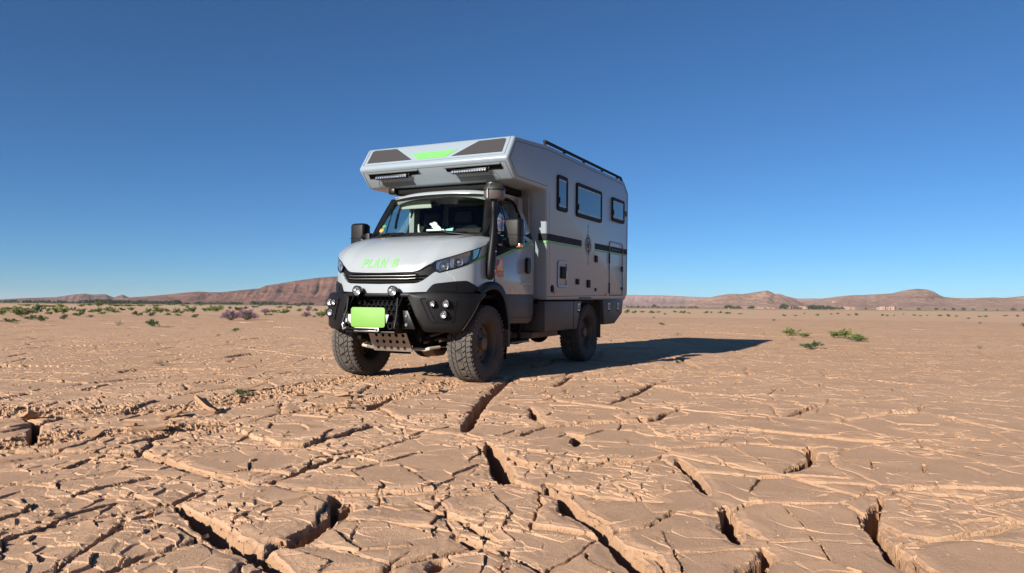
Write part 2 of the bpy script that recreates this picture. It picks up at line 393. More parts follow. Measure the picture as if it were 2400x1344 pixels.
# loose crumbs and chips of crust, thickest in the wheel tracks and along the cracks
def crumbs(name, n, rmin, rmax, smin, smax, seed, wfun):
    g = np.random.default_rng(seed); r = np.exp(g.uniform(math.log(rmin), math.log(rmax), n*6)); a = g.uniform(-R(38), R(38), n*6)
    i = np.clip(np.searchsorted(row_r, r), 0, NR-1); j = np.clip(np.searchsorted(ang, a), 0, NC-1)
    keep = g.uniform(0, 1, n*6) < wfun(SKIN[i, j], GZ[i, j], r, a); r, a, i, j = r[keep][:n], a[keep][:n], i[keep][:n], j[keep][:n]; k = len(r)
    x, y, z = r*np.sin(a), r*np.cos(a), GZ[i, j]; s = np.exp(g.uniform(math.log(smin), math.log(smax), k))
    T = np.array([(-1, -.8, 0), (1, -.9, 0), (.9, .9, 0), (-.8, 1, 0), (-.8, -.6, 1), (.8, -.7, 1), (.75, .8, 1), (-.7, .75, 1)], float)
    P = T[None]*np.stack([s*g.uniform(.6, 1.4, k), s*g.uniform(.5, 1.1, k), s*g.uniform(.25, .7, k)], 1)[:, None]*(1+.25*g.normal(size=(k, 8, 3)))
    yaw = g.uniform(0, 6.28, k); tl = g.normal(0, .30, k); c_, s_ = np.cos(tl)[:, None], np.sin(tl)[:, None]
    P = np.stack([P[..., 0], P[..., 1]*c_-P[..., 2]*s_, P[..., 1]*s_+P[..., 2]*c_], -1); c_, s_ = np.cos(yaw)[:, None], np.sin(yaw)[:, None]
    P = np.stack([P[..., 0]*c_-P[..., 1]*s_+x[:, None], P[..., 0]*s_+P[..., 1]*c_+y[:, None], P[..., 2]+z[:, None]-.001], -1)
    Q = np.array([(4, 5, 6, 7), (0, 1, 5, 4), (1, 2, 6, 5), (2, 3, 7, 6), (3, 0, 4, 7)]); F = (Q[None]+8*np.arange(k)[:, None, None]).reshape(-1, 4)
    me = np_mesh(name, P.reshape(-1, 3), F, smooth=False); at_ = me.attributes.new('skin', 'FLOAT', 'POINT'); at_.data.foreach_set('value', np.repeat(g.uniform(0, .7, k), 8).astype(np.float32))
    o = link(name, me, MUD, ground); o['kind'] = 'stuff'; return o
crumbs('mud_crumbs', 9000, 2.2, 12, .002, .007, 1, lambda sk, z, r, a: np.where(z < -.06, 0, .05+.95*(1-sk)**1.5))
crumbs('mud_chips', 1300, 2.6, 22, .008, .026, 2, lambda sk, z, r, a: np.where(z < -.05, 0, (.005+.9*(1-sk)**2)*np.where(a < .0, 1., .2)))
# ---------------------------------------------------------------- mesh builder for the truck
class MB:
    def __init__(s): s.v = []; s.f = []
    def add(s, pts, faces):
        o = len(s.v); s.v += [tuple(map(float, p)) for p in pts]; s.f += [tuple(o+i for i in f) for f in faces]; return s
    def box(s, x0, x1, y0, y1, z0, z1):
        P = [(x, y, z) for z in (z0, z1) for y in (y0, y1) for x in (x0, x1)]
        return s.add(P, [(0, 2, 3, 1), (4, 5, 7, 6), (0, 1, 5, 4), (2, 6, 7, 3), (0, 4, 6, 2), (1, 3, 7, 5)])
    def prism(s, poly, fmap, a, b):            # poly of (u,v); fmap(u,v,w)->xyz
        n = len(poly); P = [fmap(u, v, a) for u, v in poly]+[fmap(u, v, b) for u, v in poly]
        return s.add(P, [tuple(range(n))[::-1], tuple(range(n, 2*n))]+[(i, (i+1) % n, n+(i+1) % n, n+i) for i in range(n)])
    def grid(s, G, closed=False):
        n = len(G); m = len(G[0]); P = [p for r in G for p in r]; F = []
        for i in range(n-1):
            for j in range(m if closed else m-1):
                j2 = (j+1) % m; F.append((i*m+j, i*m+j2, (i+1)*m+j2, (i+1)*m+j))
        return s.add(P, F)
    def solid(s, G, H):                        # closed slab between two grids of equal size
        n = len(G); m = len(G[0]); P = [p for r in G for p in r]+[p for r in H for p in r]; o = n*m; F = []
        for i in range(n-1):
            for j in range(m-1):
                a, b, c, d = i*m+j, i*m+j+1, (i+1)*m+j+1, (i+1)*m+j
                F += [(a, b, c, d), (o+d, o+c, o+b, o+a)]
        ring = [j for j in range(m)]+[i*m+m-1 for i in range(1, n)]+[(n-1)*m+j for j in range(m-2, -1, -1)]+[i*m for i in range(n-2, 0, -1)]
        for k in range(len(ring)):
            a, b = ring[k], ring[(k+1) % len(ring)]; F.append((b, a, o+a, o+b))
        return s.add(P, F)
    def tube(s, path, rad, n=12, caps=True, sx=1.0):
        path = [Vector(p) for p in path]; rad = rad if hasattr(rad, '__len__') else [rad]*len(path)
        rings = []; up = None
        for i, p in enumerate(path):
            t = (path[min(i+1, len(path)-1)]-path[max(i-1, 0)]).normalized()
            if up is None: up = Vector((1, 0, 0)) if abs(t.x) < .9 else Vector((0, 0, 1))
            a = (up-t*up.dot(t)).normalized(); b = t.cross(a); up = a
            rings.append([tuple(p+a*math.cos(2*math.pi*k/n)*rad[i]*sx+b*math.sin(2*math.pi*k/n)*rad[i]) for k in range(n)])
        o = len(s.v); s.grid(rings, closed=True)
        if caps: s.f += [tuple(o+k for k in range(n))[::-1], tuple(o+(len(path)-1)*n+k for k in range(n))]
        return s
    def lathe(s, prof, c, axis, n=32, closed=False):   # prof of (radius, t along axis)
        ax = Vector(axis).normalized(); a = Vector((0, 0, 1)) if abs(ax.z) < .9 else Vector((1, 0, 0))
        a = (a-ax*a.dot(ax)).normalized(); b = ax.cross(a); c = Vector(c); rings = []
        for r, t in prof:
            rings.append([tuple(c+ax*t+a*(r*math.cos(2*math.pi*k/n))+b*(r*math.sin(2*math.pi*k/n))) for k in range(n)])
        s.grid(rings, closed=True); o = len(s.v)-len(prof)*n
        if not closed:
            s.f += [tuple(o+k for k in range(n))[::-1], tuple(o+(len(prof)-1)*n+k for k in range(n))]
        return s
    def sphere(s, c, r, n=14, m=9, sc=(1, 1, 1)):
        G = [[(c[0]+r*sc[0]*math.sin(math.pi*i/m)*math.cos(2*math.pi*j/n), c[1]+r*sc[1]*math.sin(math.pi*i/m)*math.sin(2*math.pi*j/n), c[2]+r*sc[2]*math.cos(math.pi*i/m)) for j in range(n)] for i in range(m+1)]
        return s.grid(G, closed=True)
    def build(s, name, m, parent=None, bevel=0, seg=2, smooth=35, loc=None):
        me = bpy.data.meshes.new(name); me.from_pydata(s.v, [], s.f)
        bm = bmesh.new(); bm.from_mesh(me)
        bmesh.ops.remove_doubles(bm, verts=bm.verts, dist=1e-5)
        bmesh.ops.recalc_face_normals(bm, faces=bm.faces)
        if bevel:
            ed = [e for e in bm.edges if len(e.link_faces) == 2 and e.calc_face_angle(0) > R(28)]
            bmesh.ops.bevel(bm, geom=ed, offset=bevel, offset_type='OFFSET', segments=seg, profile=.5, affect='EDGES', clamp_overlap=True)
        bm.to_mesh(me); bm.free()
        if smooth:
            me.polygons.foreach_set('use_smooth', [True]*len(me.polygons)); me.set_sharp_from_angle(angle=R(smooth))
        return link(name, me, m, parent)
def spline(pts, n):
    """Catmull-Rom through pts, resampled to n points by chord length"""
    P = np.array(pts, float); Q = np.vstack([2*P[0]-P[1], P, 2*P[-1]-P[-2]]); out = []
    for i in range(1, len(Q)-2):
        for t in np.linspace(0, 1, 16, endpoint=False):
            out.append(.5*((2*Q[i])+(-Q[i-1]+Q[i+1])*t+(2*Q[i-1]-5*Q[i]+4*Q[i+1]-Q[i+2])*t*t+(-Q[i-1]+3*Q[i]-3*Q[i+1]+Q[i+2])*t**3))
    out.append(P[-1]); out = np.array(out); L = np.r_[0, np.cumsum(np.linalg.norm(np.diff(out, axis=0), axis=1))]
    s = np.linspace(0, L[-1], n)
    return np.stack([np.interp(s, L, out[:, k]) for k in range(P.shape[1])], 1)
def rrect(u0, u1, v0, v1, r, n=4):
    out = []
    for cu, cv, a0 in ((u1-r, v1-r, 0), (u0+r, v1-r, 90), (u0+r, v0+r, 180), (u1-r, v0+r, 270)):
        out += [(cu+r*math.cos(R(a0+90*k/n)), cv+r*math.sin(R(a0+90*k/n))) for k in range(n+1)]
    return out
def ringpoly(mb, outer, inner, fmap, a, b):    # frame between two loops of equal length, from depth a to b
    n = len(outer); P = []
    for w in (a, b):
        P += [fmap(u, v, w) for u, v in outer]+[fmap(u, v, w) for u, v in inner]
    F = []
    for i in range(n):
        j = (i+1) % n
        F += [(i, j, n+j, n+i), (2*n+i, 3*n+i, 3*n+j, 2*n+j), (i, 2*n+i, 2*n+j, j), (n+i, n+j, 3*n+j, 3*n+i)]
    mb.add(P, F); return mb
def ribbon(mb, pts, wd, fmap, a, b, closed=False):  # thin line of width wd along pts (u,v)
    n = len(pts)
    for i in range(n if closed else n-1):
        p = np.array(pts[i]); q = np.array(pts[(i+1) % n]); t = q-p; L = np.linalg.norm(t)
        if L < 1e-6: continue
        t = t/L; nn = np.array([-t[1], t[0]])*wd/2; p = p-t*wd*.2; q = q+t*wd*.2
        mb.prism([p-nn, q-nn, q+nn, p+nn], fmap, a, b)
    return mb
def text_mesh(txt, size, shear=0, bold=0.0):
    cu = bpy.data.curves.new('lettering', 'FONT'); cu.body = txt; cu.size = size; cu.shear = shear; cu.align_x = 'CENTER'; cu.align_y = 'CENTER'
    cu.offset = bold; cu.resolution_u = 3
    o = bpy.data.objects.new('lettering', cu); COL.objects.link(o)
    dg = bpy.context.evaluated_depsgraph_get(); ev = o.evaluated_get(dg); me = ev.to_mesh()
    V = [tuple(v.co) for v in me.vertices]; F = [tuple(p.vertices) for p in me.polygons]
    ev.to_mesh_clear(); bpy.data.objects.remove(o); bpy.data.curves.remove(cu)
    return V, F

# ---------------------------------------------------------------- truck materials
def dusty(name, col, rough=.3, coat=0, dust=.35, dcol=(.40, .27, .17), zlo=.3, zhi=1.6, metal=0, bump=0, spec=None):
    m = N(name); tc = m.n('TexCoord'); sep = m.n('SeparateXYZ'); m.l(tc, 'Object', sep, 0)
    mr = m.n('MapRange'); mr.inputs['From Min'].default_value = zhi; mr.inputs['From Max'].default_value = zlo; m.l(sep, 'Z', mr, 'Value')
    n1 = m.noise(tc.outputs['Object'], 3.1, 5, .62); n2 = m.noise(tc.outputs['Object'], 45, 3, .6)
    md = m.n('Math', operation='MULTIPLY'); m.l(mr, 0, md, 0); m.t.links.new(m.ramp(n1.outputs[0], .32, .72).outputs[0], md.inputs[1])
    ad = m.n('Math', operation='MULTIPLY_ADD', use_clamp=True); m.l(md, 0, ad, 0); ad.inputs[1].default_value = dust; ad.inputs[2].default_value = dust*.12
    c = m.mix(ad.outputs[0], col, dcol)
    rr = m.n('MapRange'); rr.inputs['To Min'].default_value = rough; rr.inputs['To Max'].default_value = min(1, rough+.45); m.l(ad, 0, rr, 'Value')
    return m.bsdf(c, rr.outputs[0], metal, coat=coat, bump=n2.outputs[0] if bump else None, bstr=bump, bdist=.003, spec=spec)
def plain(name, col, rough=.5, metal=0, coat=0, spec=None): return N(name).bsdf(col, rough, metal, coat=coat, spec=spec)
def glass(name, tint, tr=1.0, rough=.02):
    m = N(name); lw = m.n('Fresnel', i_IOR=1.5); t = m.n('BsdfTransparent'); t.inputs[0].default_value = (*tint, 1)
    g = m.n('BsdfGlossy'); g.inputs['Roughness'].default_value = rough; g.inputs[0].default_value = (1, 1, 1, 1)
    x = m.n('MixShader'); sc = m.n('Math', operation='MULTIPLY', use_clamp=True); m.l(lw, 0, sc, 0); sc.inputs[1].default_value = tr
    m.l(sc, 0, x, 0); m.l(t, 0, x, 1); m.l(g, 0, x, 2); m.l(x, 0, m.out, 0); return m.m
M = {}
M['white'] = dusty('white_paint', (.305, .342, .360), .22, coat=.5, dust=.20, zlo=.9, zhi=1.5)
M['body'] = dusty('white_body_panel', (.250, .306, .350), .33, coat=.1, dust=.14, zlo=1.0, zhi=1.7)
M['lower'] = dusty('dark_grey_paint', (.032, .029, .028), .5, dust=.2, zlo=.4, zhi=1.3, bump=.08)
M['black'] = dusty('black_plastic', (.0035, .0035, .004), .5, spec=.28, dust=.015, zlo=.4, zhi=1.3, bump=.15)
M['satin'] = dusty('black_steel', (.004, .004, .0045), .38, spec=.3, dust=.015, zlo=.3, zhi=1.1)
M['deep'] = plain('black_cavity', (.006, .006, .006), .8, spec=.2)
M['seam'] = plain('panel_gap', (.035, .036, .04), .6)
M['mesh'] = plain('black_window_film', (.040, .037, .036), .55)
M['grey'] = plain('grey_decal', (.13, .15, .15), .4)
M['stripe'] = plain('anthracite_stripe', (.012, .013, .016), .65, spec=.15)
M['green'] = plain('lime_green_film', (.10, .34, .06), .45)
M['lime'] = plain('pale_lime_lettering', (.145, .42, .115), .5)
M['lime_plate'] = plain('lime_green_overlay', (.16, .35, .055), .55)
M['plate'] = plain('white_plate', (.45, .45, .45), .4)
M['rubber'] = dusty('tyre_rubber', (.022, .020, .019), .8, dust=.32, dcol=(.27, .20, .145), zlo=-.6, zhi=.9, bump=.2)
M['tread'] = dusty('dusty_tread', (.062, .056, .050), .85, dust=.6, dcol=(.17, .135, .105), zlo=-.6, zhi=.8, bump=.25)
M['rim'] = dusty('dark_steel_rim', (.05, .044, .04), .5, dust=.4, zlo=-.6, zhi=.6, metal=.3)
M['alu'] = dusty('aluminium', (.55, .53, .50), .38, metal=.85, dust=.4, zlo=.2, zhi=.9)
M['rust'] = dusty('rusty_steel', (.10, .055, .035), .7, dust=.4, zlo=.1, zhi=.9)
M['chrome'] = plain('chrome', (.55, .55, .56), .28, .9)
M['mirrorg'] = plain('mirror_silver', (.8, .8, .8), .03, 1)
M['lampbase'] = plain('lamp_interior', (.46, .46, .47), .35, .55)
M['lens'] = glass('lamp_lens', (.94, .95, .96), .5)
M['shield'] = glass('windscreen_glass', (.80, .88, .82), .6)
M['cabglass'] = glass('door_glass', (.82, .87, .88), .4)
M['campglass'] = N('camper_window_pane').bsdf((.035, .05, .07), .06, 0, coat=.3, spec=.9)
M['orange'] = plain('amber_lens', (.75, .20, .04), .25)
M['amber'] = plain('amber_reflector', (.8, .36, .16), .2, .6)
M['visor'] = plain('pale_trim', (.55, .57, .53), .7)
M['trim'] = plain('grey_trim', (.20, .20, .19), .8)
M['dash'] = plain('black_dashboard', (.012, .012, .012), .7)
M['seatc'] = plain('seat_cloth', (.045, .045, .05), .9)
M['paper'] = plain('white_tissue', (.78, .85, .85), .8)
M['teal'] = plain('pale_blue_card', (.35, .62, .66), .6)
M['red'] = plain('red_sticker', (.62, .05, .06), .4)
M['yellow'] = plain('yellow_sticker', (.72, .36, .05), .4)
M['navy'] = plain('dark_sticker', (.03, .03, .09), .4)
M['cyclone'] = plain('smoked_bowl', (.085, .072, .072), .3)
M['domemesh'] = plain('wire_mesh', (.02, .022, .017), .6, 0)
M['tpipe'] = dusty('bare_pipe', (.45, .40, .33), .5, dust=.3, zlo=.1, zhi=.8)
M['flap'] = dusty('rubber_flap', (.018, .017, .017), .7, dust=.4, zlo=.2, zhi=1.0)

# ---------------------------------------------------------------- truck root (x = its left, y = towards its rear, z up)
TM = Matrix(((.8958935, .4442682, .0007168, -1.17279), (-.4442180, .8958143, -.0136755, 9.10409), (-.0067177, .0119334, .9999062, -.004), (0, 0, 0, 1)))
truck = empty('camper_truck'); truck.matrix_world = TM
tag(truck, 'white off-road camper truck with overcab body, black bumper and lime PLAN B lettering', 'camper truck')
HW = 1.125
def sideL(y, z, w): return (HW+w, y, z)
def mirror_build(fn, *names):
    for sg in (1, -1): fn(sg)

# ----- living box
PROF = [(.206, 2.719), (.42, 3.027), (1.443, 3.10), (4.86, 3.10), (5.11, 2.92), (5.07, 1.09), (4.94, .987), (1.455, .987), (1.405, 2.486), (.448, 2.486)]
body = MB().prism(PROF, lambda y, z, w: (w, y, z), -HW, HW).build('camper_body', M['body'], truck, bevel=.032, seg=3)
sm = MB()
for sg in (1, -1):
    fm = lambda y, z, w, sg=sg: (sg*(HW+w), y, z)
    ribbon(sm, [(1.43, 2.535), (.49, 2.535), (.285, 2.722), (.46, 2.965), (1.445, 3.035), (4.83, 3.035), (5.055, 2.885), (5.015, 1.075), (1.465, 1.03)], .007, fm, -.004, .002)
    ribbon(sm, [(1.52, 1.03), (1.50, 2.44)], .005, fm, -.004, .001)
sm.build('panel_gap', M['seam'], body, smooth=0)
# upper and lower slanted fronts
def slant(p0, p1, out):                        # plane through two profile points: u = x, v = fraction up, w = out
    e = np.array([p1[0]-p0[0], p1[1]-p0[1]]); n = np.array(out)
    return lambda x, t, w: (x, p0[0]+e[0]*t+n[0]*w, p0[1]+e[1]*t+n[1]*w)
L1 = math.hypot(.214, .308); UP = slant((.206, 2.719), (.42, 3.027), (-.308/L1, .214/L1))
L2 = math.hypot(.242, .233); LOW = slant((.448, 2.486), (.206, 2.719), (-.233/L2, -.242/L2))
zt = lambda z: (z-2.719)/.308
zl_ = lambda z: (z-2.486)/.233
sm = MB(); ribbon(sm, [(-1.07, .95), (-1.07, .17), (1.07, .17), (1.07, .95)], .006, UP, -.004, .002); sm.build('panel_gap', M['seam'], body, smooth=0)
sm = MB(); ribbon(sm, [(-1.09, .06), (-1.075, .84), (1.075, .84), (1.09, .06)], .006, LOW, -.004, .002)
for sg in (1, -1):
    ribbon(sm, [(sg*.30, .52), (sg*.36, .30)], .005, LOW, -.004, .002); ribbon(sm, [(sg*.80, .5), (sg*.83, .30)], .005, LOW, -.004, .002); ribbon(sm, [(sg*.87, .5), (sg*.93, .08)], .005, LOW, -.004, .002)
sm.build('panel_gap', M['seam'], body, smooth=0)
for sg in (1, -1):
    o = MB().prism([(sg*1.025, zt(2.804)), (sg*.302, zt(2.804)), (sg*.63, zt(2.995)), (sg*.985, zt(2.999)), (sg*1.02, zt(2.985))], UP, -.004, .004).build('window_panel', M['mesh'], body, smooth=0)
o = MB().prism([(-.355, zt(2.900)), (.355, zt(2.900)), (.205, zt(2.800)), (-.205, zt(2.802))], UP, -.004, .004).build('green_panel', M['lime'], body, smooth=0)
o['label'] = 'lime green trapezoid panel between the two dark panels'
for sg in (1, -1):                             # light bars in their recesses
    rec = MB().prism([(sg*.204, zl_(2.669)), (sg*1.0, zl_(2.669)), (sg*1.015, zl_(2.602)), (sg*.215, zl_(2.618))], LOW, -.006, .003).build('light_recess', M['deep'], body, smooth=0)
    ribbon(MB(), [(sg*.204, zl_(2.672)), (sg*1.0, zl_(2.672))], .03, LOW, -.004, .030).build('recess_lip', M['grey'], rec, smooth=0)
    lb = MB(); x0, x1 = (.307, .812) if sg > 0 else (-.877, -.379)
    y0, z0 = .252, 2.60
    lb.box(x0, x1, y0, y0+.055, z0-.024, z0+.026); hb = lb.build('light_bar', M['satin'], body, bevel=.004)
    for xx in (x0+.02, x1+.02):
        MB().box(xx-.012, xx+.012, y0+.02, y0+.075, z0+.0, z0+.066).build('bracket', M['satin'], hb, bevel=.002)
    k = 14
    for i in range(k):
        c = x0+(i+.5)*(x1-x0)/k
        MB().lathe([(.0155, 0), (.0145, -.006), (.006, .004)], (c, y0-.001, z0-.002), (0, 1, 0), 10).build('led', M['chrome'], hb)
    MB().box(x0+.004, x1-.004, y0-.006, y0-.004, z0-.021, z0+.02).build('lens', M['lens'], hb, smooth=0)
    MB().prism([(sg*.352, .28), (sg*.85, .28), (sg*.92, .055), (sg*.345, .03)], LOW, -.003, .002).build('grey_panel', M['grey'], body, smooth=0)
# side windows
def camper_window(y0, y1, z0, z1, sg):
    fm = lambda y, z, w: (sg*(HW+w), y, z)
    o = MB(); ringpoly(o, rrect(y0, y1, z0, z1, .045), rrect(y0+.035, y1-.035, z0+.055, z1-.05, .03), fm, -.02, .026)
    w = o.build('window', M['stripe'], body, bevel=.005)
    MB().prism(rrect(y0+.02, y1-.02, z0+.03, z1-.03, .03), fm, -.02, .016).build('pane', M['campglass'], w, smooth=0)
    for zr, wr_ in ((z1-.068, .010), (z0+.075, .008)): ribbon(MB(), [(y0+.05, zr), (y1-.05, zr)], wr_, fm, .016, .021).build('blind_rail', M['visor'], w, smooth=0)
    MB().box(*sorted((sg*(HW+.016), sg*(HW+.03))), y0+.05, y0+.07, z0+.10, z0+.19).build('catch', M['stripe'], w, bevel=.003)
for sg in (1, -1):
    camper_window(1.755, 2.125, 2.245, 2.75, sg); camper_window(2.49, 3.605, 2.235, 2.745, sg); camper_window(4.14, 4.805, 2.33, 2.735, sg)
# stripes
for sg in (1, -1):
    fm = lambda y, z, w, sg=sg: (sg*(HW+w), y, z)
    for y0, y1 in ((1.44, 2.745), (3.33, 5.04)):
        MB().prism([(y0, 1.799), (y1, 1.799), (y1, 1.893), (y0, 1.893)], fm, -.004, .002).build('stripe', M['stripe'], body, smooth=0)
        MB().prism([(y0, 1.765), (y1, 1.765), (y1, 1.792), (y0, 1.792)], fm, -.004, .002).build('green_stripe', M['green'], body, smooth=0)
for x0, x1 in ((1.0, 1.12), (-1.12, -1.0)):
    MB().box(x0, x1, 1.419, 1.425, 1.799, 1.893).build('stripe', M['stripe'], body, smooth=0); MB().box(x0, x1, 1.419, 1.425, 1.765, 1.792).build('green_stripe', M['green'], body, smooth=0)
# compass rose
cb = MB(); cy, cz = 3.025, 1.842
circ = lambda r, n=28: [(cy+r*math.cos(2*math.pi*k/n), cz+r*math.sin(2*math.pi*k/n)) for k in range(n)]
ringpoly(cb, circ(.118), circ(.100), sideL, -.003, .002); ringpoly(cb, circ(.082), circ(.076), sideL, -.003, .002)
for k in range(8):
    a = R(90+45*k); L = (.29, .085, .13, .085, .29, .085, .13, .085)[k]; wd = .020 if k % 2 == 0 else .014
    p = (cy+L*math.cos(a), cz+L*math.sin(a)); b0 = .045
    q = (cy+b0*math.cos(a+.5), cz+b0*math.sin(a+.5))
    cb.prism([(cy, cz), p, q], sideL, -.003, .0022)
for k in range(24):
    a = 2*math.pi*k/24; ribbon(cb, [(cy+.128*math.cos(a), cz+.128*math.sin(a)), (cy+(.165 if k % 3 else .15)*math.cos(a), cz+(.165 if k % 3 else .15)*math.sin(a))], .004, sideL, -.003, .002)
for s_ in (1, -1):
    cb.prism([(cy-.012, cz+s_*.27), (cy+.012, cz+s_*.27), (cy, cz+s_*.33)], sideL, -.003, .002); cb.prism([(cy+s_*.16, cz-.01), (cy+s_*.16, cz+.01), (cy+s_*.185, cz)], sideL, -.003, .002)
cb.build('compass_rose', M['stripe'], body, smooth=0)
# hatches and fittings on the left wall
def frame(name, y0, y1, z0, z1, r, wd, mat, w=.012, parent=body):
    o = MB(); ringpoly(o, rrect(y0, y1, z0, z1, r), rrect(y0+wd, y1-wd, z0+wd, z1-wd, max(.004, r-wd)), sideL, -.004, w); return o.build(name, mat, parent, smooth=0)
hd = frame('hatch_door', 4.035, 4.80, 1.055, 1.98, .07, .008, M['seam'], .004)
frame('door_edge', 4.052, 4.783, 1.072, 1.963, .06, .006, M['body'], .010, hd)
for z0 in (1.60, 1.10): MB().box(HW, HW+.016, 4.03, 4.055, z0, z0+.17).build('hinge', M['stripe'], hd, bevel=.003)
MB().lathe([(.048, 0), (.048, .016), (.03, .02)], (HW, 4.735, 1.527), (1, 0, 0), 20).build('door_latch', M['stripe'], hd)
MB().box(HW+.02, HW+.024, 4.70, 4.79, 1.522, 1.532).build('latch_slot', M['visor'], hd)
MB().lathe([(.03, 0), (.03, .014), (.02, .018)], (HW, 4.74, 1.18), (1, 0, 0), 16).build('door_lock', M['stripe'], hd)
tx = MB(); rr_ = random.Random(3); yy = 4.17
while yy < 4.60:                                # a short line of script lettering too small to read
    h_ = rr_.choice((.02, .026, .034)); ribbon(tx, [(yy, 1.835), (yy+.008, 1.835+h_)], .005, sideL, -.002, .0035)
    if rr_.random() < .6: ribbon(tx, [(yy, 1.835), (yy+.018, 1.838)], .004, sideL, -.002, .0035)
    yy += rr_.uniform(.02, .032)
tx.build('door_script', M['grey'], hd, smooth=0)
vt = frame('service_hatch', 1.795, 2.15, 1.165, 1.535, .05, .028, M['body'], .016)
frame('hatch_gap', 1.79, 2.155, 1.16, 1.54, .052, .006, M['seam'], .006, vt)
MB().box(HW, HW+.03, 1.90, 2.07, 1.29, 1.46).build('inlet_cover', M['stripe'], vt, bevel=.008)
MB().box(HW, HW+.024, 2.085, 2.11, 1.27, 1.40).build('hatch_catch', M['visor'], vt, bevel=.004)
for y0, y1, z0, z1 in ((3.32, 3.43, 1.585, 1.695), (2.50, 2.62, 1.215, 1.30), (2.97, 3.10, 1.175, 1.295)):
    MB().box(HW, HW+.022, y0, y1, z0, z1).build('vent_cap', M['stripe'], body, bevel=.008)
MB().lathe([(.052, 0), (.052, .012), (.035, .02)], (HW, 1.615, 1.138), (1, 0, 0), 20).build('socket_cap', M['stripe'], body)
MB().lathe([(.028, 0), (.028, .012), (.018, .018)], (HW, 3.37, 1.148), (1, 0, 0), 16).build('outlet_cap', M['stripe'], body)
MB().lathe([(.05, 0), (.05, .01), (.03, .016)], (HW, 4.95, 2.53), (1, 0, 0), 16).build('round_lamp', M['rust'], body)
for y0 in (1.68, 3.86): MB().box(HW, HW+.014, y0, y0+.13, 1.062, 1.088).build('marker_light', M['orange'], body, bevel=.004)
MB().box(HW-.02, HW+.004, 2.65, 3.17, .99, 1.03).build('arch_trim', M['lower'], body, smooth=0)
# roof rail
rail = MB().tube([(1.07, 1.44, 3.158), (1.07, 4.80, 3.158), (1.07, 4.88, 3.10)], .024, 8).build('roof_rail', M['stripe'], truck)
for y in (1.46, 2.15, 2.95, 3.8, 4.6): MB().box(1.055, 1.085, y-.02, y+.02, 3.09, 3.15).build('rail_foot', M['stripe'], rail, bevel=.003)
rail2 = MB().tube([(-1.07, 1.44, 3.158), (-1.07, 4.80, 3.158), (-1.07, 4.88, 3.10)], .024, 8).build('roof_rail', M['stripe'], truck)
for y in (1.46, 2.15, 2.95, 3.8, 4.6): MB().box(-1.085, -1.055, y-.02, y+.02, 3.09, 3.15).build('rail_foot', M['stripe'], rail2, bevel=.003)

# ----- lockers below the box, chassis
for sg in (1, -1):
    fm = lambda y, z, w, sg=sg: (sg*w, y, z)
    lk = MB().prism([(1.435, .55), (2.64, .55), (2.83, .965), (1.435, .965)], fm, .60, 1.10).build('locker', M['lower'], truck, bevel=.008)
    MB().box(*sorted((sg*1.10, sg*1.103)), 2.50, 2.506, .56, .96).build('locker_gap', M['deep'], lk, smooth=0)
    rl = MB().prism([(3.88, .575), (4.42, .578), (4.84, .75), (4.90, .985), (3.82, .985)], fm, .60, 1.10).build('locker', M['lower'], truck, bevel=.008)
    for par, y in ((lk, 2.70), (rl, 4.12), (rl, 4.60)):
        o = MB(); ringpoly(o, rrect(y-.045, y+.045, .82, .93, .012), rrect(y-.028, y+.028, .838, .912, .01), lambda u, v, w, sg=sg: (sg*(1.10+w), u, v), -.002, .006)
        la = o.build('latch', M['alu'], par, smooth=0); MB().box(*sorted((sg*1.10, sg*1.104)), y-.028, y+.028, .79, .87).build('latch_key', M['deep'], la)
    MB().box(*sorted((sg*.66, sg*1.06)), 3.80, 3.815, .36, .97).build('mud_flap', M['flap'], truck)
    MB().prism([(.455, .40), (.50, .40), (.50, .78), (.43, .78)], fm, .70, 1.04).build('mud_flap', M['flap'], truck)
    MB().box(*sorted((sg*.30, sg*.40)), -.55, 4.8, .62, .82).build('chassis_rail', M['deep'], truck)
    st = MB().box(*sorted((sg*.86, sg*1.03)), .56, 1.10, .43, .455).build('step', M['lower'], truck, bevel=.006)
    for y in (.65, 1.0): MB().box(*sorted((sg*.90, sg*.93)), y, y+.03, .44, .72).build('bracket', M['deep'], st)
MB().box(-.6, .6, 1.3, 2.6, .52, .95).build('fuel_tank', M['deep'], truck, bevel=.02)
MB().box(-1.0, 1.0, 1.43, 3.85, .93, .99).build('subframe', M['deep'], truck)
MB().tube([(.6, 1.15, .52), (.6, 1.5, .50), (.6, 2.3, .48)], .05, 10).build('exhaust_pipe', M['rust'], truck)
MB().box(.45, .95, 1.35, 2.25, .46, .54).build('heat_shield', M['rust'], truck, bevel=.01)
MB().prism([(1.3, .47), (2.4, .47), (2.05, .36), (1.75, .34)], lambda y, z, w: (w, y, z), .15, .55).build('transfer_case', M['deep'], truck, bevel=.03)
for y in (0, 3.4):
    ax = MB(); ax.tube([(-.75, y, .46), (.75, y, .46)], .06, 12); ax.sphere((.12, y, .42), .17, sc=(1, 1.0, .9)); ax.build('axle', M['deep'], truck)
    for sg in (1, -1): MB().box(*sorted((sg*.42, sg*.50)), y-.55, y+.55, .52, .56).build('leaf_spring', M['deep'], truck)
sh = MB()
for y in np.arange(1.1, 2.9, .09):
    if not 1.45 < y < 2.35: sh.add([(.2, y-.025, .40), (.2, y+.025, .40), (.2, y, .33), (.2, y, .40)], [(0, 1, 2), (0, 2, 3)])
sh.box(.17, .23, .85, 2.95, .40, .47); sh.build('drive_guard', M['deep'], truck, smooth=0)

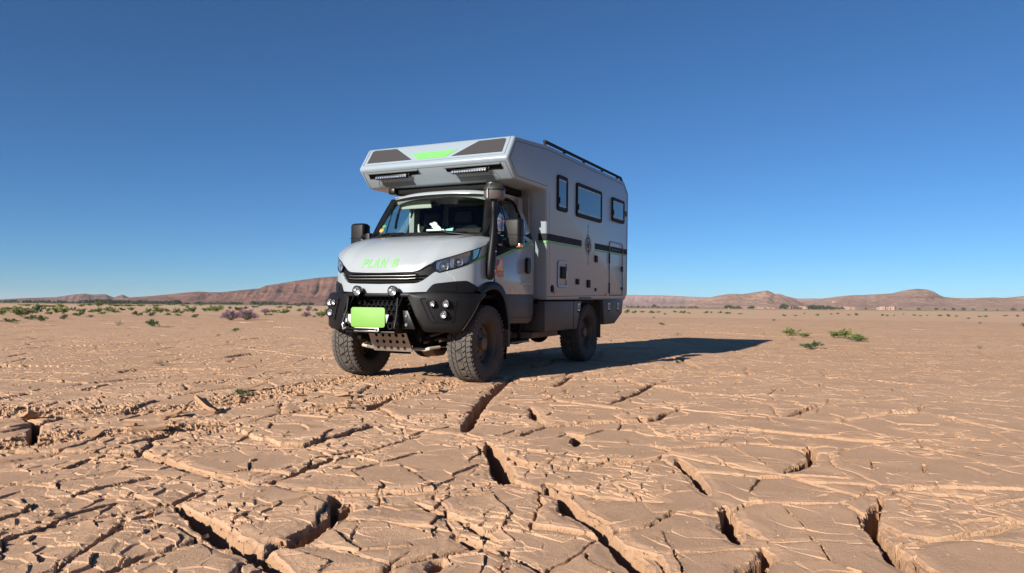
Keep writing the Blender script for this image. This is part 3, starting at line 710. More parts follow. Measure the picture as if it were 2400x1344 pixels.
# ----- wheels
def wheel(xc, yc, sg, steer=0):
    w = empty('wheel', (xc, yc, .462), steer, truck)
    RAD, HALF = .462, .155
    ty = MB().lathe([(.255, -.115), (.275, -.135), (.33, -.158), (.39, -.160), (.425, -.150), (.443, -.135), (.446, -.06), (.446, .06), (.443, .135), (.425, .150), (.39, .160), (.33, .158), (.275, .135), (.255, .115)], (0, 0, 0), (1, 0, 0), 64, closed=True).build('tyre', M['rubber'], w)
    tr = MB(); nb = 46
    def blk(a0, a1, x0, x1, sk=0, r0=.440, r1=RAD, skb=0):
        P = []
        for r in (r0, r1):
            for x, d in ((x0, 0), (x1, 1)):
                for a in (a0, a1):
                    aa = a+sk*d+skb; cr = r-.010*(abs(x)/HALF)**3
                    P.append((x, cr*math.cos(aa), cr*math.sin(aa)))
        tr.add(P, [(0, 1, 3, 2), (4, 6, 7, 5), (0, 4, 5, 1), (2, 3, 7, 6), (0, 2, 6, 4), (1, 5, 7, 3)])
    st = 2*math.pi/nb
    for i in range(nb):
        a = i*st
        blk(a, a+st*.80, -.150, -.098, .25*st); blk(a+.3*st, a+1.05*st, -.088, -.045, .5*st); blk(a+.15*st, a+.95*st, -.036, .036, -.6*st if i % 2 else .5*st)
        blk(a+.55*st, a+1.3*st, .045, .088, -.5*st); blk(a+.4*st, a+1.2*st, .098, .150, -.25*st)
        for s_ in (1, -1):                     # side biters on the shoulder
            for (ra, rb, h_) in ((.405, .446, .010),):
                x0 = s_*.150; x1 = s_*.163; aa = a+(.1 if s_ < 0 else .5)*st; ab = aa+.42*st
                P = [(x, r*math.cos(q), r*math.sin(q)) for x in (x0, x1) for r in (ra, rb) for q in (aa, ab)]
                tr.add(P, [(0, 1, 3, 2), (4, 6, 7, 5), (0, 4, 5, 1), (2, 3, 7, 6), (0, 2, 6, 4), (1, 5, 7, 3)])
    tr.build('tread', M['tread'], w, smooth=0)
    rm = MB().lathe([(.262, sg*.118), (.255, sg*.125), (.235, sg*.10), (.225, sg*.03), (.19, sg*.015), (.12, sg*.04), (.09, sg*.055), (.02, sg*.05)], (0, 0, 0), (1, 0, 0), 48, closed=True).build('rim', M['rim'], w)
    MB().lathe([(.255, -.11), (.24, 0), (.255, .11)], (0, 0, 0), (1, 0, 0), 40, closed=True).build('barrel', M['rim'], w)
    MB().lathe([(.075, sg*.03), (.075, sg*.10), (.05, sg*.115)], (0, 0, 0), (1, 0, 0), 20).build('hub', M['rust'], w)
    for k in range(6):
        a = 2*math.pi*k/6; MB().lathe([(.013, 0), (.013, .03)], (sg*.03, .105*math.cos(a), .105*math.sin(a)), (sg, 0, 0), 6).build('lug_nut', M['rim'], w)
    for k in range(8):
        a = 2*math.pi*(k+.5)/8; MB().lathe([(.024, 0), (.024, .004)], (sg*.016, .175*math.cos(a), .175*math.sin(a)), (sg, 0, 0), 12).build('rim_hole', M['deep'], w)
for xc, yc, sg in ((.845, 0, 1), (-.845, 0, -1), (.845, 3.4, 1), (-.845, 3.4, -1)): wheel(xc, yc, sg, R(1.5) if yc == 0 else 0)

# ----- cab front: one curved nose surface S(s, z); parts are patches of it
NOSE = spline([(0, -.80), (.15, -.798), (.3, -.788), (.463, -.755), (.62, -.69), (.75, -.60), (.87, -.49), (.95, -.38), (.985, -.28), (1.0, -.10), (1.0, .1), (1.0, .6)], 600)
NL = np.r_[0, np.cumsum(np.hypot(*np.diff(NOSE, axis=0).T))]
def S(s, z, off=0.0):
    sg = -1 if s < 0 else 1; a = abs(s)
    x = np.interp(a, NL, NOSE[:, 0]); y = np.interp(a, NL, NOSE[:, 1])-(1.3-z)*.1*max(0, 1-a/1.3)
    e = 1e-2; x1, y1 = np.interp(a+e, NL, NOSE[:, 0]), np.interp(a+e, NL, NOSE[:, 1]); x0, y0 = np.interp(max(0, a-e), NL, NOSE[:, 0]), np.interp(max(0, a-e), NL, NOSE[:, 1])
    t = np.array([x1-x0, y1-y0]); t /= np.linalg.norm(t); nx, ny = t[1], -t[0]
    return (sg*(x+nx*off), y+ny*off, z)
def patch(svals, lo, hi, off=0., thick=.02, m=6, rnd=0.):
    ls, lz = zip(*lo); hs, hz = zip(*hi); G = []; H = []
    for s in svals:
        a, b = np.interp(abs(s), ls, lz), np.interp(abs(s), hs, hz); g = []; h = []
        for k in range(m+1):
            t = k/m; z = a+(b-a)*t; e = rnd*(min(t, 1-t) < .01)
            g.append(S(s, z, off-e)); h.append(S(s, z, off-thick))
        G.append(g); H.append(h)
    return MB().solid(G, H)
EDGE = [(0, 1.285), (.209, 1.288), (.433, 1.298), (.48, 1.305), (.527, 1.325), (.589, 1.367), (.631, 1.385), (.688, 1.424), (.928, 1.496), (1.10, 1.551), (1.283, 1.600), (1.45, 1.655), (1.62, 1.70)]
GLO = [(0, 1.161), (.276, 1.165), (.46, 1.170), (.50, 1.178), (.547, 1.197), (.60, 1.235), (.688, 1.305), (.704, 1.311)]
LLO = [(.631, 1.375), (.704, 1.311), (.72, 1.297), (.74, 1.295), (.839, 1.322), (.944, 1.350), (1.064, 1.393), (1.225, 1.477), (1.283, 1.590)]
WHI = [(0, 1.158), (.276, 1.162), (.46, 1.167), (.50, 1.175), (.547, 1.194), (.60, 1.232), (.688, 1.302), (.72, 1.294), (.74, 1.292), (.839, 1.319), (.944, 1.347), (1.064, 1.390), (1.225, 1.474), (1.283, 1.592), (1.45, 1.652), (1.62, 1.70)]
WLO = [(0, 1.050), (.5, 1.070), (1.0, 1.085), (1.20, 1.10), (1.28, 1.12), (1.40, 1.185), (1.52, 1.205), (1.62, 1.205)]
fr = lambda a, b, n: np.linspace(a, b, n)
apron = patch(fr(-1.60, 1.60, 121), WLO, WHI, 0, .03, 8).build('front_apron', M['white'], truck)
for sg in (1, -1):                             # shut line of the fender
    gp = MB(); zs = [(.82, 1.315), (.835, 1.28), (.90, 1.24), (.925, 1.19), (.935, 1.09)]
    for (s0, z0), (s1, z1) in zip(zs[:-1], zs[1:]):
        gp.add([S(sg*(s0-.003), z0, .002), S(sg*(s0+.003), z0, .002), S(sg*(s1+.003), z1, .002), S(sg*(s1-.003), z1, .002)], [(0, 1, 2, 3)])
    gp.build('fender_gap', M['visor'], apron, smooth=0)
    tr_ = patch(sg*fr(.60, 1.285, 24), [(.6, 1.055), (1.285, 1.075)], [(.6, 1.075), (.652, 1.145), (.693, 1.168), (.933, 1.197), (1.058, 1.204), (1.09, 1.190), (1.285, 1.10)], .016, .03, 4).build('corner_trim', M['black'], truck)
    patch(sg*fr(.70, .93, 10), [(.7, 1.08), (.93, 1.085)], [(.70, 1.10), (.73, 1.14), (.93, 1.165)], .022, .02, 2).build('trim_step', M['black'], tr_)
    gs = patch(sg*fr(1.10, 1.60, 14), [(1.08, 1.40), (1.30, 1.465), (1.6, 1.565)], [(1.08, 1.408), (1.10, 1.425), (1.30, 1.497), (1.6, 1.60)], .003, .004, 1).build('green_stripe', M['green'], apron, smooth=0)
grille = patch(fr(-.70, .70, 61), GLO, EDGE, -.018, .03, 6).build('grille', M['black'], truck)
pat = patch(fr(-.50, .50, 31), [(0, 1.172), (.5, 1.19)], [(0, 1.268), (.5, 1.28)], -.012, .006, 2).build('grille_mesh', M['deep'], grille)
for za, zb_ in ((1.180, .014), (1.213, .013), (1.247, .013), (1.277, .010)):
    sl_ = []
    smax_ = {1.180: .50, 1.213: .555, 1.247: .60, 1.277: .47}[za]
    for s in fr(-smax_, smax_, 49):
        lift = .05*max(0, abs(s)-.36)**1.0*1.2; z = za+lift; h = zb_*(1-.3*abs(s)/.6)
        sl_.append([S(s, z-h/2, -.008), S(s, z-h/2, .010), S(s, z+h*.2, .012), S(s, z+h/2, -.006)])
    MB().grid(sl_).build('slat', M['satin'], grille, smooth=50)
ch = MB()                                      # thin bright edge on the grille's slats
for za in (1.254, 1.219):
    for s0, s1 in zip(fr(-.47, .47, 30)[:-1], fr(-.47, .47, 30)[1:]):
        l0 = .06*max(0, abs(s0)-.36); l1 = .06*max(0, abs(s1)-.36)
        ch.add([S(s0, za+l0, .011), S(s1, za+l1, .011), S(s1, za+l1+.003, .011), S(s0, za+l0+.003, .011)], [(0, 1, 2, 3)])
ch.build('slat_edge', M['alu'], grille, smooth=0)
# headlamps
LHI = EDGE
for sg in (1, -1):
    ss = sg*fr(.635, 1.28, 40)
    hl = patch(ss, LLO, LHI, -.055, .02, 6).build('headlamp', M['lampbase'], truck)
    patch(sg*fr(1.15, 1.283, 10), LLO, LHI, -.002, .03, 4).build('lamp_end', M['satin'], hl)
    b = MB()
    for lo_ in (LLO,):
        rim = [[S(s, np.interp(abs(s), *zip(*lo_))-.006, .004), S(s, np.interp(abs(s), *zip(*lo_))+.010, .006), S(s, np.interp(abs(s), *zip(*lo_))+.010, -.05)] for s in ss]
        b.grid(rim)
    rim = [[S(s, np.interp(abs(s), *zip(*LHI))+.002, .002), S(s, np.interp(abs(s), *zip(*LHI))-.008, .004), S(s, np.interp(abs(s), *zip(*LHI))-.008, -.05)] for s in ss]
    b.grid(rim); b.build('lamp_bezel', M['satin'], hl)
    def ax_out(s):
        a = S(s, 1.4, 0); c = S(s, 1.4, 1); return (c[0]-a[0], c[1]-a[1]-.35, 0)
    for s, z, r in ((.79, 1.362, .050), (.965, 1.415, .048)):
        c = S(sg*s, z, -.05); MB().lathe([(.008, 0), (r*.5, .004), (r*.85, .02), (r, .045), (r+.004, .046), (r+.003, .0)], c, ax_out(sg*s), 20, closed=True).build('reflector', M['chrome'], hl)
        MB().sphere(S(sg*s, z, -.030), .016).build('bulb', M['plate'], hl)
    patch(sg*fr(.86, .905, 5), [(.86, 1.342), (.905, 1.355)], [(.86, 1.455), (.905, 1.465)], -.02, .012, 3).build('lamp_divider', M['alu'], hl)
    patch(sg*fr(.70, .78, 6), [(.70, 1.33), (.78, 1.335)], [(.70, 1.41), (.78, 1.43)], -.045, .006, 3).build('inner_reflector', M['chrome'], hl)
    patch(sg*fr(.83, 1.12, 12), [(.83, 1.455), (1.12, 1.500)], [(.83, 1.46), (.9, 1.482), (1.12, 1.548)], -.028, .006, 2).build('turn_reflector', M['amber'], hl)
    patch(ss, LLO, LHI, .002, .003, 6).build('lamp_lens', M['lens'], hl)

# ----- bonnet
RT = [(0, (0, -.03, 1.775)), (.3, (.27, -.02, 1.775)), (.6, (.53, .02, 1.772)), (.9, (.75, .09, 1.768)), (1.1, (.86, .16, 1.760)), (1.35, (.965, .27, 1.735)), (1.45, (.985, .31, 1.722))]
def bonnet_pt(s, t, off=0.):
    a = abs(s); sg = -1 if s < 0 else 1
    ks = [q[0] for q in RT]; Rr = np.array([np.interp(a, ks, [q[1][i] for q in RT]) for i in range(3)])
    z = np.interp(a, *zip(*EDGE)); E = np.array(S(a, z+.003, .002)); tt = np.interp(a, [0, .45, .65, 1.0, 1.2, 1.45], [.27, .25, .19, .11, .07, .03])
    P1 = E+np.array([-.02*a, .012+.02*a, tt]); P2 = Rr+np.array([.012*a, -np.interp(a, [0, .6, 1.0, 1.45], [.44, .40, .26, .12]), np.interp(a, [0, .6, 1.0, 1.45], [-.048, -.028, .0, .0])])
    p = (1-t)**3*E+3*t*(1-t)**2*P1+3*t*t*(1-t)*P2+t**3*Rr
    return np.array((sg*p[0], p[1], p[2]))
def bonnet_off(s, t, off):
    p = bonnet_pt(s, t); a = bonnet_pt(s+.01, t)-bonnet_pt(s-.01, t); b = bonnet_pt(s, min(1, t+.01))-bonnet_pt(s, max(0, t-.01))
    n = np.cross(a, b); n = n/np.linalg.norm(n); return tuple(p+n*off)
sv = fr(-1.42, 1.42, 71); tv = fr(0, 1, 25)
bonnet = MB().solid([[tuple(bonnet_pt(s, t)) for t in tv] for s in sv], [[tuple(np.array([0, .35, 1.45])+(bonnet_pt(s, t)-np.array([0, .35, 1.45]))*.965) for t in tv] for s in sv]).build('bonnet', M['white'], truck, smooth=50)
for sg in (1, -1):
    sl2 = MB(); pts = [(.80, .60), (.88, .74), (.93, .86), (1.00, .90), (1.04, .86), (.95, .76), (.87, .66)]
    sl2.add([bonnet_off(sg*a, t, .003) for a, t in pts], [tuple(range(len(pts)))]); sl2.build('bonnet_slot', M['seam'], bonnet, smooth=0)
    MB().sphere((sg*.298, -.27, 1.722), .016, 10, 6, (1, 1, .6)).build('washer_nozzle', M['deep'], bonnet)
# lettering on the bonnet: bold block capitals as strokes in a unit cell (width, height 1)
def block_letters(txt, gap=.16):
    G = {'P': (.62, [[(0, 0), (.22, 0), (.22, 1), (0, 1)], [(.22, .80), (.50, .80), (.62, .92), (.50, 1), (.22, 1)], [(.42, .48), (.62, .58), (.62, .92), (.42, .80)], [(.22, .38), (.50, .38), (.62, .58), (.42, .58), (.22, .58)]]),
         'L': (.55, [[(0, 0), (.22, 0), (.22, 1), (0, 1)], [(.22, 0), (.55, 0), (.55, .20), (.22, .20)]]),
         'A': (.74, [[(0, 0), (.22, 0), (.47, 1), (.27, 1)], [(.52, 0), (.74, 0), (.47, 1), (.30, .92)], [(.16, .20), (.60, .20), (.56, .38), (.20, .38)]]),
         'N': (.72, [[(0, 0), (.21, 0), (.21, 1), (0, 1)], [(.51, 0), (.72, 0), (.72, 1), (.51, 1)], [(.21, .72), (.51, 0), (.55, .28), (.21, 1)]]),
         'B': (.64, [[(0, 0), (.22, 0), (.22, 1), (0, 1)], [(.22, .82), (.48, .82), (.60, .92), (.48, 1), (.22, 1)], [(.22, .42), (.46, .42), (.46, .60), (.22, .60)], [(.22, 0), (.50, 0), (.64, .10), (.50, .18), (.22, .18)], [(.42, .52), (.60, .60), (.60, .92), (.42, .82)], [(.44, .18), (.64, .10), (.64, .44), (.44, .50)]]), ' ': (.42, [])}
    out = []; x = 0
    for c in txt:
        w_, polys = G[c]; out += [[(x+u, v) for u, v in p] for p in polys]; x += w_+gap
    return out, x-gap
def bonnet_at(x, z):
    lo_, hi_ = 0.0, .6
    for _ in range(24):
        mdl = (lo_+hi_)/2
        if bonnet_pt(x, mdl)[2] < z: lo_ = mdl
        else: hi_ = mdl
    return bonnet_off(x, lo_, .0025)
LP_, LW_ = block_letters('PLAN B'); tm = MB()
for k, poly in enumerate(LP_):
    dense = []
    for a, b in zip(poly, poly[1:]+poly[:1]): dense += [a, ((a[0]+b[0])/2, (a[1]+b[1])/2)]
    pts = []
    for u, v in dense:
        x_ = -.272+(u+.16*(v-.5))/LW_*.505; z_ = 1.350+v*.104; q = np.array(bonnet_at(x_, z_)); pts.append(tuple(q+np.array([0, -.0002*(k % 5), 0])))
    tm.add(pts, [tuple(range(len(pts)))])
tm.build('bonnet_lettering', M['lime'], bonnet, smooth=0)['label'] = 'lime green PLAN B lettering'

# ----- windscreen, roof, pillars
def ws(u, t, off=0.):                          # u -1..1 across, t 0..1 up
    a = abs(u); xb, yb, zb2 = .86*u, -.005+.185*a**2.4, 1.778-.012*a**2; xt, yt, zt2 = .715*u, .405+.095*a**2.2, 2.352-.03*a**2.5
    bow = math.sin(math.pi*t)*.018
    return (xb+(xt-xb)*t, yb+(yt-yb)*t-bow*.8-off*.8, zb2+(zt2-zb2)*t+bow*.5+off*.6)
us = fr(-1, 1, 33)
shield = MB().grid([[ws(u, t) for t in fr(0, 1, 13)] for u in us]).build('windscreen', M['shield'], truck, smooth=60)
fb = MB()
for (t0, t1) in ((-.02, .075), (.955, 1.0)): fb.grid([[ws(u, t, .004) for t in fr(t0, t1, 3)] for u in us])
for u0, u1 in ((-1.02, -.955), (.955, 1.02)): fb.grid([[ws(u, t, .004) for t in fr(-.02, 1, 13)] for u in fr(u0, u1, 4)])
fb.build('windscreen_border', M['deep'], shield, smooth=60)
for sg in (1, -1):
    ap = MB(); G = []
    for t in fr(-.03, 1.02, 14):
        a = np.array(ws(sg*1.0, t, .006)); zz_ = a[2]; xo = sg*(np.interp(zz_, [1.70, 2.05, 2.33], [.93, .872, .815])); yo = np.interp(zz_, [1.70, 2.33], [.24, .56])
        b_ = np.array((xo, yo, zz_-.01)); mid = (a+b_)/2+np.array([sg*.03, -.02, .01]); G.append([tuple(a), tuple(mid), tuple(b_), tuple(b_-np.array([sg*.05, .0, 0]))])
    ap.grid(G); ap.build('windscreen_pillar', M['satin'], truck, smooth=60)
rf = []
for y, zc in ((.40, 2.352), (.41, 2.375), (.47, 2.405), (.62, 2.425), (.9, 2.432), (1.3, 2.430)):
    row = []
    for u in fr(-1, 1, 25):
        a = abs(u); hwid = .715+(.11 if y > .45 else .02+.6*(max(0, y-.40)))*1.0; hwid = np.interp(y, [.40, .47, .62, .9, 1.3], [.73, .77, .80, .815, .815])
        row.append((hwid*u, y+.10*a**2.2*max(0, 1-(y-.40)/.4), zc-.045*a**4-(.022*a**2.5)))
    rf.append(row)
for u_end in (0,):
    pass
rf2 = [[(p[0]*1.0, p[1], p[2]) for p in row] for row in rf]
roof = MB().solid(rf2, [[(p[0]*.97, p[1]+.02, p[2]-.04) for p in row] for row in rf2]).build('cab_roof', M['white'], truck, smooth=50)
seal = MB().box(-.78, .78, .52, 1.35, 2.40, 2.484).build('overcab_seal', M['deep'], truck, bevel=.02)
for sg in (1, -1): MB().box(*sorted((sg*.70, sg*.80)), .44, .56, 2.40, 2.484).build('seal_mount', M['satin'], truck, bevel=.015)

# ----- doors
def dmap(sg):                                  # upper door leans inwards
    def f(y, z, w):
        x = 1.0 if z <= 1.72 else 1.0-.2*((z-1.72)/.61)
        x -= .13*max(0., (.50-y)/.40)*min(1., max(0., (z-1.60)/.12))
        return (sg*(x+w), y, z)
    return f
for sg in (1, -1):
    f = dmap(sg)
    dr = MB().prism([(.16, 1.20), (.30, 1.15), (.385, 1.055), (1.265, 1.055), (1.27, 1.72), (.09, 1.72), (.115, 1.50)], f, -.05, .004).build('door', M['white'], truck, bevel=.004)
    outer = [(.095, 1.722), (1.27, 1.722), (1.265, 1.90), (1.24, 2.12), (1.19, 2.28), (1.12, 2.345), (.95, 2.37), (.62, 2.372), (.56, 2.30), (.42, 2.10), (.20, 1.82), (.10, 1.75)]
    inner = [(.22, 1.752), (1.05, 1.84), (1.10, 1.90), (1.09, 2.10), (1.06, 2.24), (1.00, 2.285), (.90, 2.30), (.66, 2.305), (.60, 2.25), (.48, 2.09), (.28, 1.84), (.20, 1.77)]
    o = MB(); ringpoly(o, outer, inner, f, -.04, .004); o.build('window_frame', M['white'], dr)
    MB().prism([(.07, 1.705), (.40, 1.725), (.36, 1.93), (.17, 1.80)], f, -.03, .010).build('corner_cap', M['satin'], dr, smooth=0)
    MB().prism([(.06, 1.735), (.215, 1.755), (.29, 1.84), (.49, 2.09), (.61, 2.255), (.59, 2.335), (.41, 2.115), (.19, 1.84)], f, -.045, .0085).build('frame_trim', M['satin'], dr, smooth=0)
    wb = MB(); ringpoly(wb, [(u+(u-.7)*.03, v+(v-2.05)*.06) for u, v in inner], [(u-(u-.7)*.035, v-(v-2.05)*.035) for u, v in inner], f, -.02, .007); wb.build('window_rubber', M['deep'], dr, smooth=0)
    MB().prism([(u, v) for u, v in inner], f, -.012, -.008).build('door_glass', M['cabglass'], dr, smooth=0)
    MB().prism([(.585, 1.78), (.605, 1.785), (.62, 2.30), (.60, 2.29)], f, -.006, .002).build('glass_divider', M['deep'], dr, smooth=0)
    MB().prism([(.125, 1.50), (1.268, 1.80), (1.268, 1.893), (1.06, 1.838), (.22, 1.750), (.10, 1.722)], f, .002, .0075).build('stripe', M['stripe'], dr, smooth=0)
    MB().prism([(.118, 1.46), (1.268, 1.762), (1.268, 1.792), (.12, 1.492)], f, .003, .0075).build('green_stripe', M['green'], dr, smooth=0)
    lowd = MB().prism([(.40, 1.053), (1.265, 1.053), (1.26, .80), (1.20, .71), (1.10, .675), (.47, .69), (.48, .86)], f, -.05, .006).build('lower_door', M['lower'], dr, bevel=.01)
    MB().prism([(.46, .755), (1.22, .755), (1.22, .760), (.46, .760)], f, .004, .008).build('sill_gap', M['deep'], dr, smooth=0)
    MB().prism(rrect(1.035, 1.145, 1.33, 1.545, .045), f, -.01, .022).build('door_handle', M['satin'], dr, bevel=.006)
    MB().prism([(1.272, .75), (1.36, .75), (1.36, 2.35), (1.24, 2.38), (1.20, 2.30), (1.25, 2.12)], f, -.35, -.012).build('door_seal', M['deep'], truck, smooth=0)
    MB().prism([(.9, 1.19), (1.24, 1.195), (1.24, 1.20), (.9, 1.197)], f, .003, .006).build('door_crease', M['visor'], dr, smooth=0)
# blind-spot sticker on the left door
fd = dmap(1)
stk = MB().prism([(.165, 1.275), (.175, 1.50), (.345, 1.505), (.345, 1.40), (.375, 1.36), (.375, 1.262), (.215, 1.262), (.215, 1.33)][::-1], fd, .003, .006).build('warning_sticker', M['red'], truck, smooth=0)
stk['label'] = 'red and yellow blind spot warning sticker on the door'
MB().prism([(.185, 1.40), (.19, 1.472), (.33, 1.477), (.33, 1.41)], fd, .006, .0068).build('sticker_field', M['navy'], stk, smooth=0)
MB().prism([(.19, 1.385), (.24, 1.42), (.27, 1.475), (.335, 1.475), (.33, 1.40), (.36, 1.355), (.36, 1.277), (.23, 1.277), (.23, 1.335)][::-1], fd, .0066, .0074).build('sticker_field', M['yellow'], stk, smooth=0)
MB().prism([(.225, 1.41), (.30, 1.45), (.325, 1.43), (.25, 1.385)], fd, .0072, .008).build('sticker_van', M['plate'], stk, smooth=0)
def side_text(txt, y, z, w_, h_, mat, name, parent, x=1.0085):
    V, Fc = text_mesh(txt, .1, 0, .002); vx = [v[0] for v in V]; vy = [v[1] for v in V]
    mx, my = (max(vx)+min(vx))/2, (max(vy)+min(vy))/2; sx_, sy_ = w_/(max(vx)-min(vx)), h_/(max(vy)-min(vy))
    t = MB(); t.add([(x, y+(a-mx)*sx_, z+(b-my)*sy_) for a, b in zip(vx, vy)], Fc); return t.build(name, mat, parent, smooth=0)
side_text('ATTENTION', .26, 1.489, .15, .018, M['plate'], 'sticker_lettering', stk)
side_text('ANGLES', .295, 1.332, .12, .026, M['navy'], 'sticker_lettering', stk); side_text('MORTS', .295, 1.294, .12, .026, M['navy'], 'sticker_lettering', stk)
# ----- wheel arches
for sg in (1, -1):
    out = spline([(-.31, 1.095), (-.2, 1.15), (-.06, 1.195), (.09, 1.205), (.244, 1.175), (.372, 1.085), (.446, .93), (.49, .70), (.50, .62)], 26)
    inn = spline([(-.26, 1.03), (-.15, 1.08), (-.04, 1.108), (.08, 1.112), (.19, 1.085), (.29, 1.01), (.36, .89), (.42, .70), (.43, .62)], 26)
    G = [[(sg*1.00, a[0], a[1]+.0), (sg*1.035, a[0]*.985+b[0]*.015, a[1]-.006), (sg*1.055, .55*a[0]+.45*b[0], .55*a[1]+.45*b[1]), (sg*1.05, b[0], b[1]), (sg*.70, b[0], b[1])] for a, b in zip(out, inn)]
    MB().grid(G).build('wheel_arch', M['black'], truck, smooth=60)
    ln = []
    for a in np.linspace(R(-20), R(140), 18): ln.append([(sg*x, -.05+.56*math.cos(a)*1.06, .47+.66*math.sin(a)) for x in (.45, .98)])
    MB().grid(ln).build('arch_liner', M['deep'], truck)
    MB().box(*sorted((sg*.40, sg*.45)), -.62, .55, .50, 1.15).build('inner_arch', M['deep'], truck)
# ----- bumper
BP = spline([(.36, -.84), (.5, -.83), (.65, -.775), (.8, -.69), (.93, -.585), (1.02, -.47), (1.06, -.33), (1.07, -.15), (1.07, .3)], 500)
BL = np.r_[0, np.cumsum(np.hypot(*np.diff(BP, axis=0).T))]
def B(s, z, off=0., sg=1):
    x, y = np.interp(s, BL, BP[:, 0]), np.interp(s, BL, BP[:, 1]); t = np.array([np.interp(s+.01, BL, BP[:, 0])-np.interp(max(0, s-.01), BL, BP[:, 0]), np.interp(s+.01, BL, BP[:, 1])-np.interp(max(0, s-.01), BL, BP[:, 1])]); t /= np.linalg.norm(t)
    k = .05*max(0, .80-z)                       # lower part tucks in
    return (sg*(x+t[1]*(off-k)), y-t[0]*(off-k), z)
BLO = [(.04, 1.035), (.05, 1.015), (.176, .735), (.25, .627), (.30, .618), (.64, .618), (.689, .630), (.748, .708), (.947, .979), (1.076, 1.055)]
for sg in (1, -1):
    G = []; H = []
    for s in fr(.042, 1.07, 60):
        lo_ = np.interp(s, *zip(*BLO)); hi_ = 1.058; g = []; h = []
        for k, t in enumerate(fr(0, 1, 13)):
            z = lo_+(hi_-lo_)*t; e = .022*max(0, (t-.85)/.15)**2+.022*max(0, (.12-t)/.12)**2
            g.append(B(s, z, -e, sg)); h.append(B(s, z, -.10, sg))
        G.append(g); H.append(h)
    wing = MB().solid(G, H).build('bumper', M['black'], truck, smooth=45)
    for rng_, wd_ in ((fr(.69, 1.06, 22), .012),):  # lighter worn edge along the arch
        eg = MB(); eg.grid([[B(s, np.interp(s, *zip(*BLO))-.002, .003, sg), B(s, np.interp(s, *zip(*BLO))+.012, .004, sg), B(s, np.interp(s, *zip(*BLO))-.002, -.10, sg)] for s in rng_]); eg.build('arch_edge', M['rim'], wing)
    rp = [(.205, .985), (.215, 1.0), (.24, 1.003), (.62, 1.003), (.64, .99), (.60, .74), (.57, .715), (.345, .715), (.32, .735)]
    pn = MB(); pn.prism(rp, lambda u, v, w, sg=sg: B(u, v, w, sg), -.02, .0045)
    rec = pn.build('lamp_panel', M['satin'], wing, smooth=30)
    pn = MB(); rq = [(.225+.0, .98), (.235, .988), (.60, .988), (.615, .975), (.585, .75), (.56, .73), (.36, .73), (.335, .745)]
    inner2 = [(.28, .955), (.29, .965), (.59, .965), (.60, .955), (.575, .77), (.555, .752), (.385, .752), (.365, .765)]
    ringpoly(pn, rq, inner2, lambda u, v, w, sg=sg: B(u, v, w, sg), .0, .012); pn.build('panel_step', M['black'], rec)
    for s, z, r in ((.356, .938, .036), (.505, .938, .045), (.481, .815, .045)):
        c = B(s, z, .004, sg); lm = MB().lathe([(r*1.06, -.03), (r*1.06, .030), (r*.92, .032), (r*.86, .010)], c, (0, -1, 0), 24, closed=True).build('fog_lamp', M['satin'], wing)
        MB().lathe([(.004, .008), (r*.5, .011), (r*.88, .024)], c, (0, -1, 0), 20, closed=True).build('reflector', M['chrome'], lm)
        MB().lathe([(r*.90, .028), (r*.55, .036), (.004, .040)], c, (0, -1, 0), 20, closed=True).build('lens', M['lens'], lm)
cbm = MB().box(-.44, .44, -.845, -.72, 1.012, 1.055).build('bumper_beam', M['black'], truck, bevel=.014)
# honeycomb opening, winch mount, plate
hc = MB().box(-.42, .42, -.70, -.685, .62, 1.02).build('radiator_guard', M['deep'], truck)
hx = MB(); r_ = .036
for j in range(7):
    for i in range(-7, 8):
        cx = i*r_*1.78+(r_*.89 if j % 2 else 0); cz_ = 1.0-j*r_*1.55
        if abs(cx) > .37: continue
        o_ = [(cx+r_*1.0*math.cos(R(30+60*k)), cz_+r_*math.sin(R(30+60*k))) for k in range(6)]; i_ = [(cx+r_*.86*math.cos(R(30+60*k)), cz_+r_*.86*math.sin(R(30+60*k))) for k in range(6)]
        ringpoly(hx, o_, i_, lambda u, v, w: (u, w, v), -.735, -.715)
hx.build('honeycomb', M['satin'], hc, smooth=0)['kind'] = 'stuff'
wm = MB().box(-.34, .34, -.98, -.74, .60, .625).build('winch_mount', M['satin'], truck, bevel=.004)
for sg in (1, -1):
    mnt = MB(); mnt.prism([(-.80, 1.0), (-.84, 1.02), (-.97, .80), (-1.0, .66), (-.94, .62), (-.74, .62), (-.74, .9)], lambda y, z, w, sg=sg: (sg*w, y, z), .335, .352)
    mnt.prism([(sg*.36, .86), (sg*.44, .86), (sg*.545, .655), (sg*.36, .655)], lambda u, v, w: (u, w, v), -.875, -.86)
    mnt.prism([(sg*.352, .80), (sg*.352, .66), (sg*.36, .66), (sg*.36, .80)], lambda u, v, w: (u, w, v), -.872, -.862)
    mnt.build('side_plate', M['satin'], wm, bevel=.003)
MB().tube([(-.30, -.86, .72), (.30, -.86, .72)], .075, 16).build('winch_drum', M['deep'], wm)
for sg in (1, -1):
    MB().tube([(sg*.345, -.93, 1.0), (sg*.35, -.95, .86), (sg*.37, -1.0, .72)], .012, 8).build('guard_tube', M['satin'], wm)
    for x, z in ((.43, .80), (.43, .70)):
        MB().lathe([(.020, 0), (.020, .010), (.012, .016)], (sg*x, -.876, z), (0, -1, 0), 12).build('bolt', M['chrome'], wm)
    rg = MB()
    rg.tube([(sg*.30+.03*math.cos(a), -1.0+.0*a, .69+.035*math.sin(a)) for a in np.linspace(0, 2*math.pi, 17)], .009, 6); rg.build('tow_eye', M['satin'], wm)
fl = MB(); ringpoly(fl, rrect(-.20, .15, .618, .665, .015), rrect(-.155, .095, .634, .650, .006), lambda u, v, w: (u, w, v), -1.012, -.992)
fl.build('fairlead', M['alu'], wm, bevel=.002)
MB().lathe([(.013, 0), (.013, .004)], (.122, -1.012, .641), (0, -1, 0), 12).build('fairlead_bolt', M['seam'], wm)
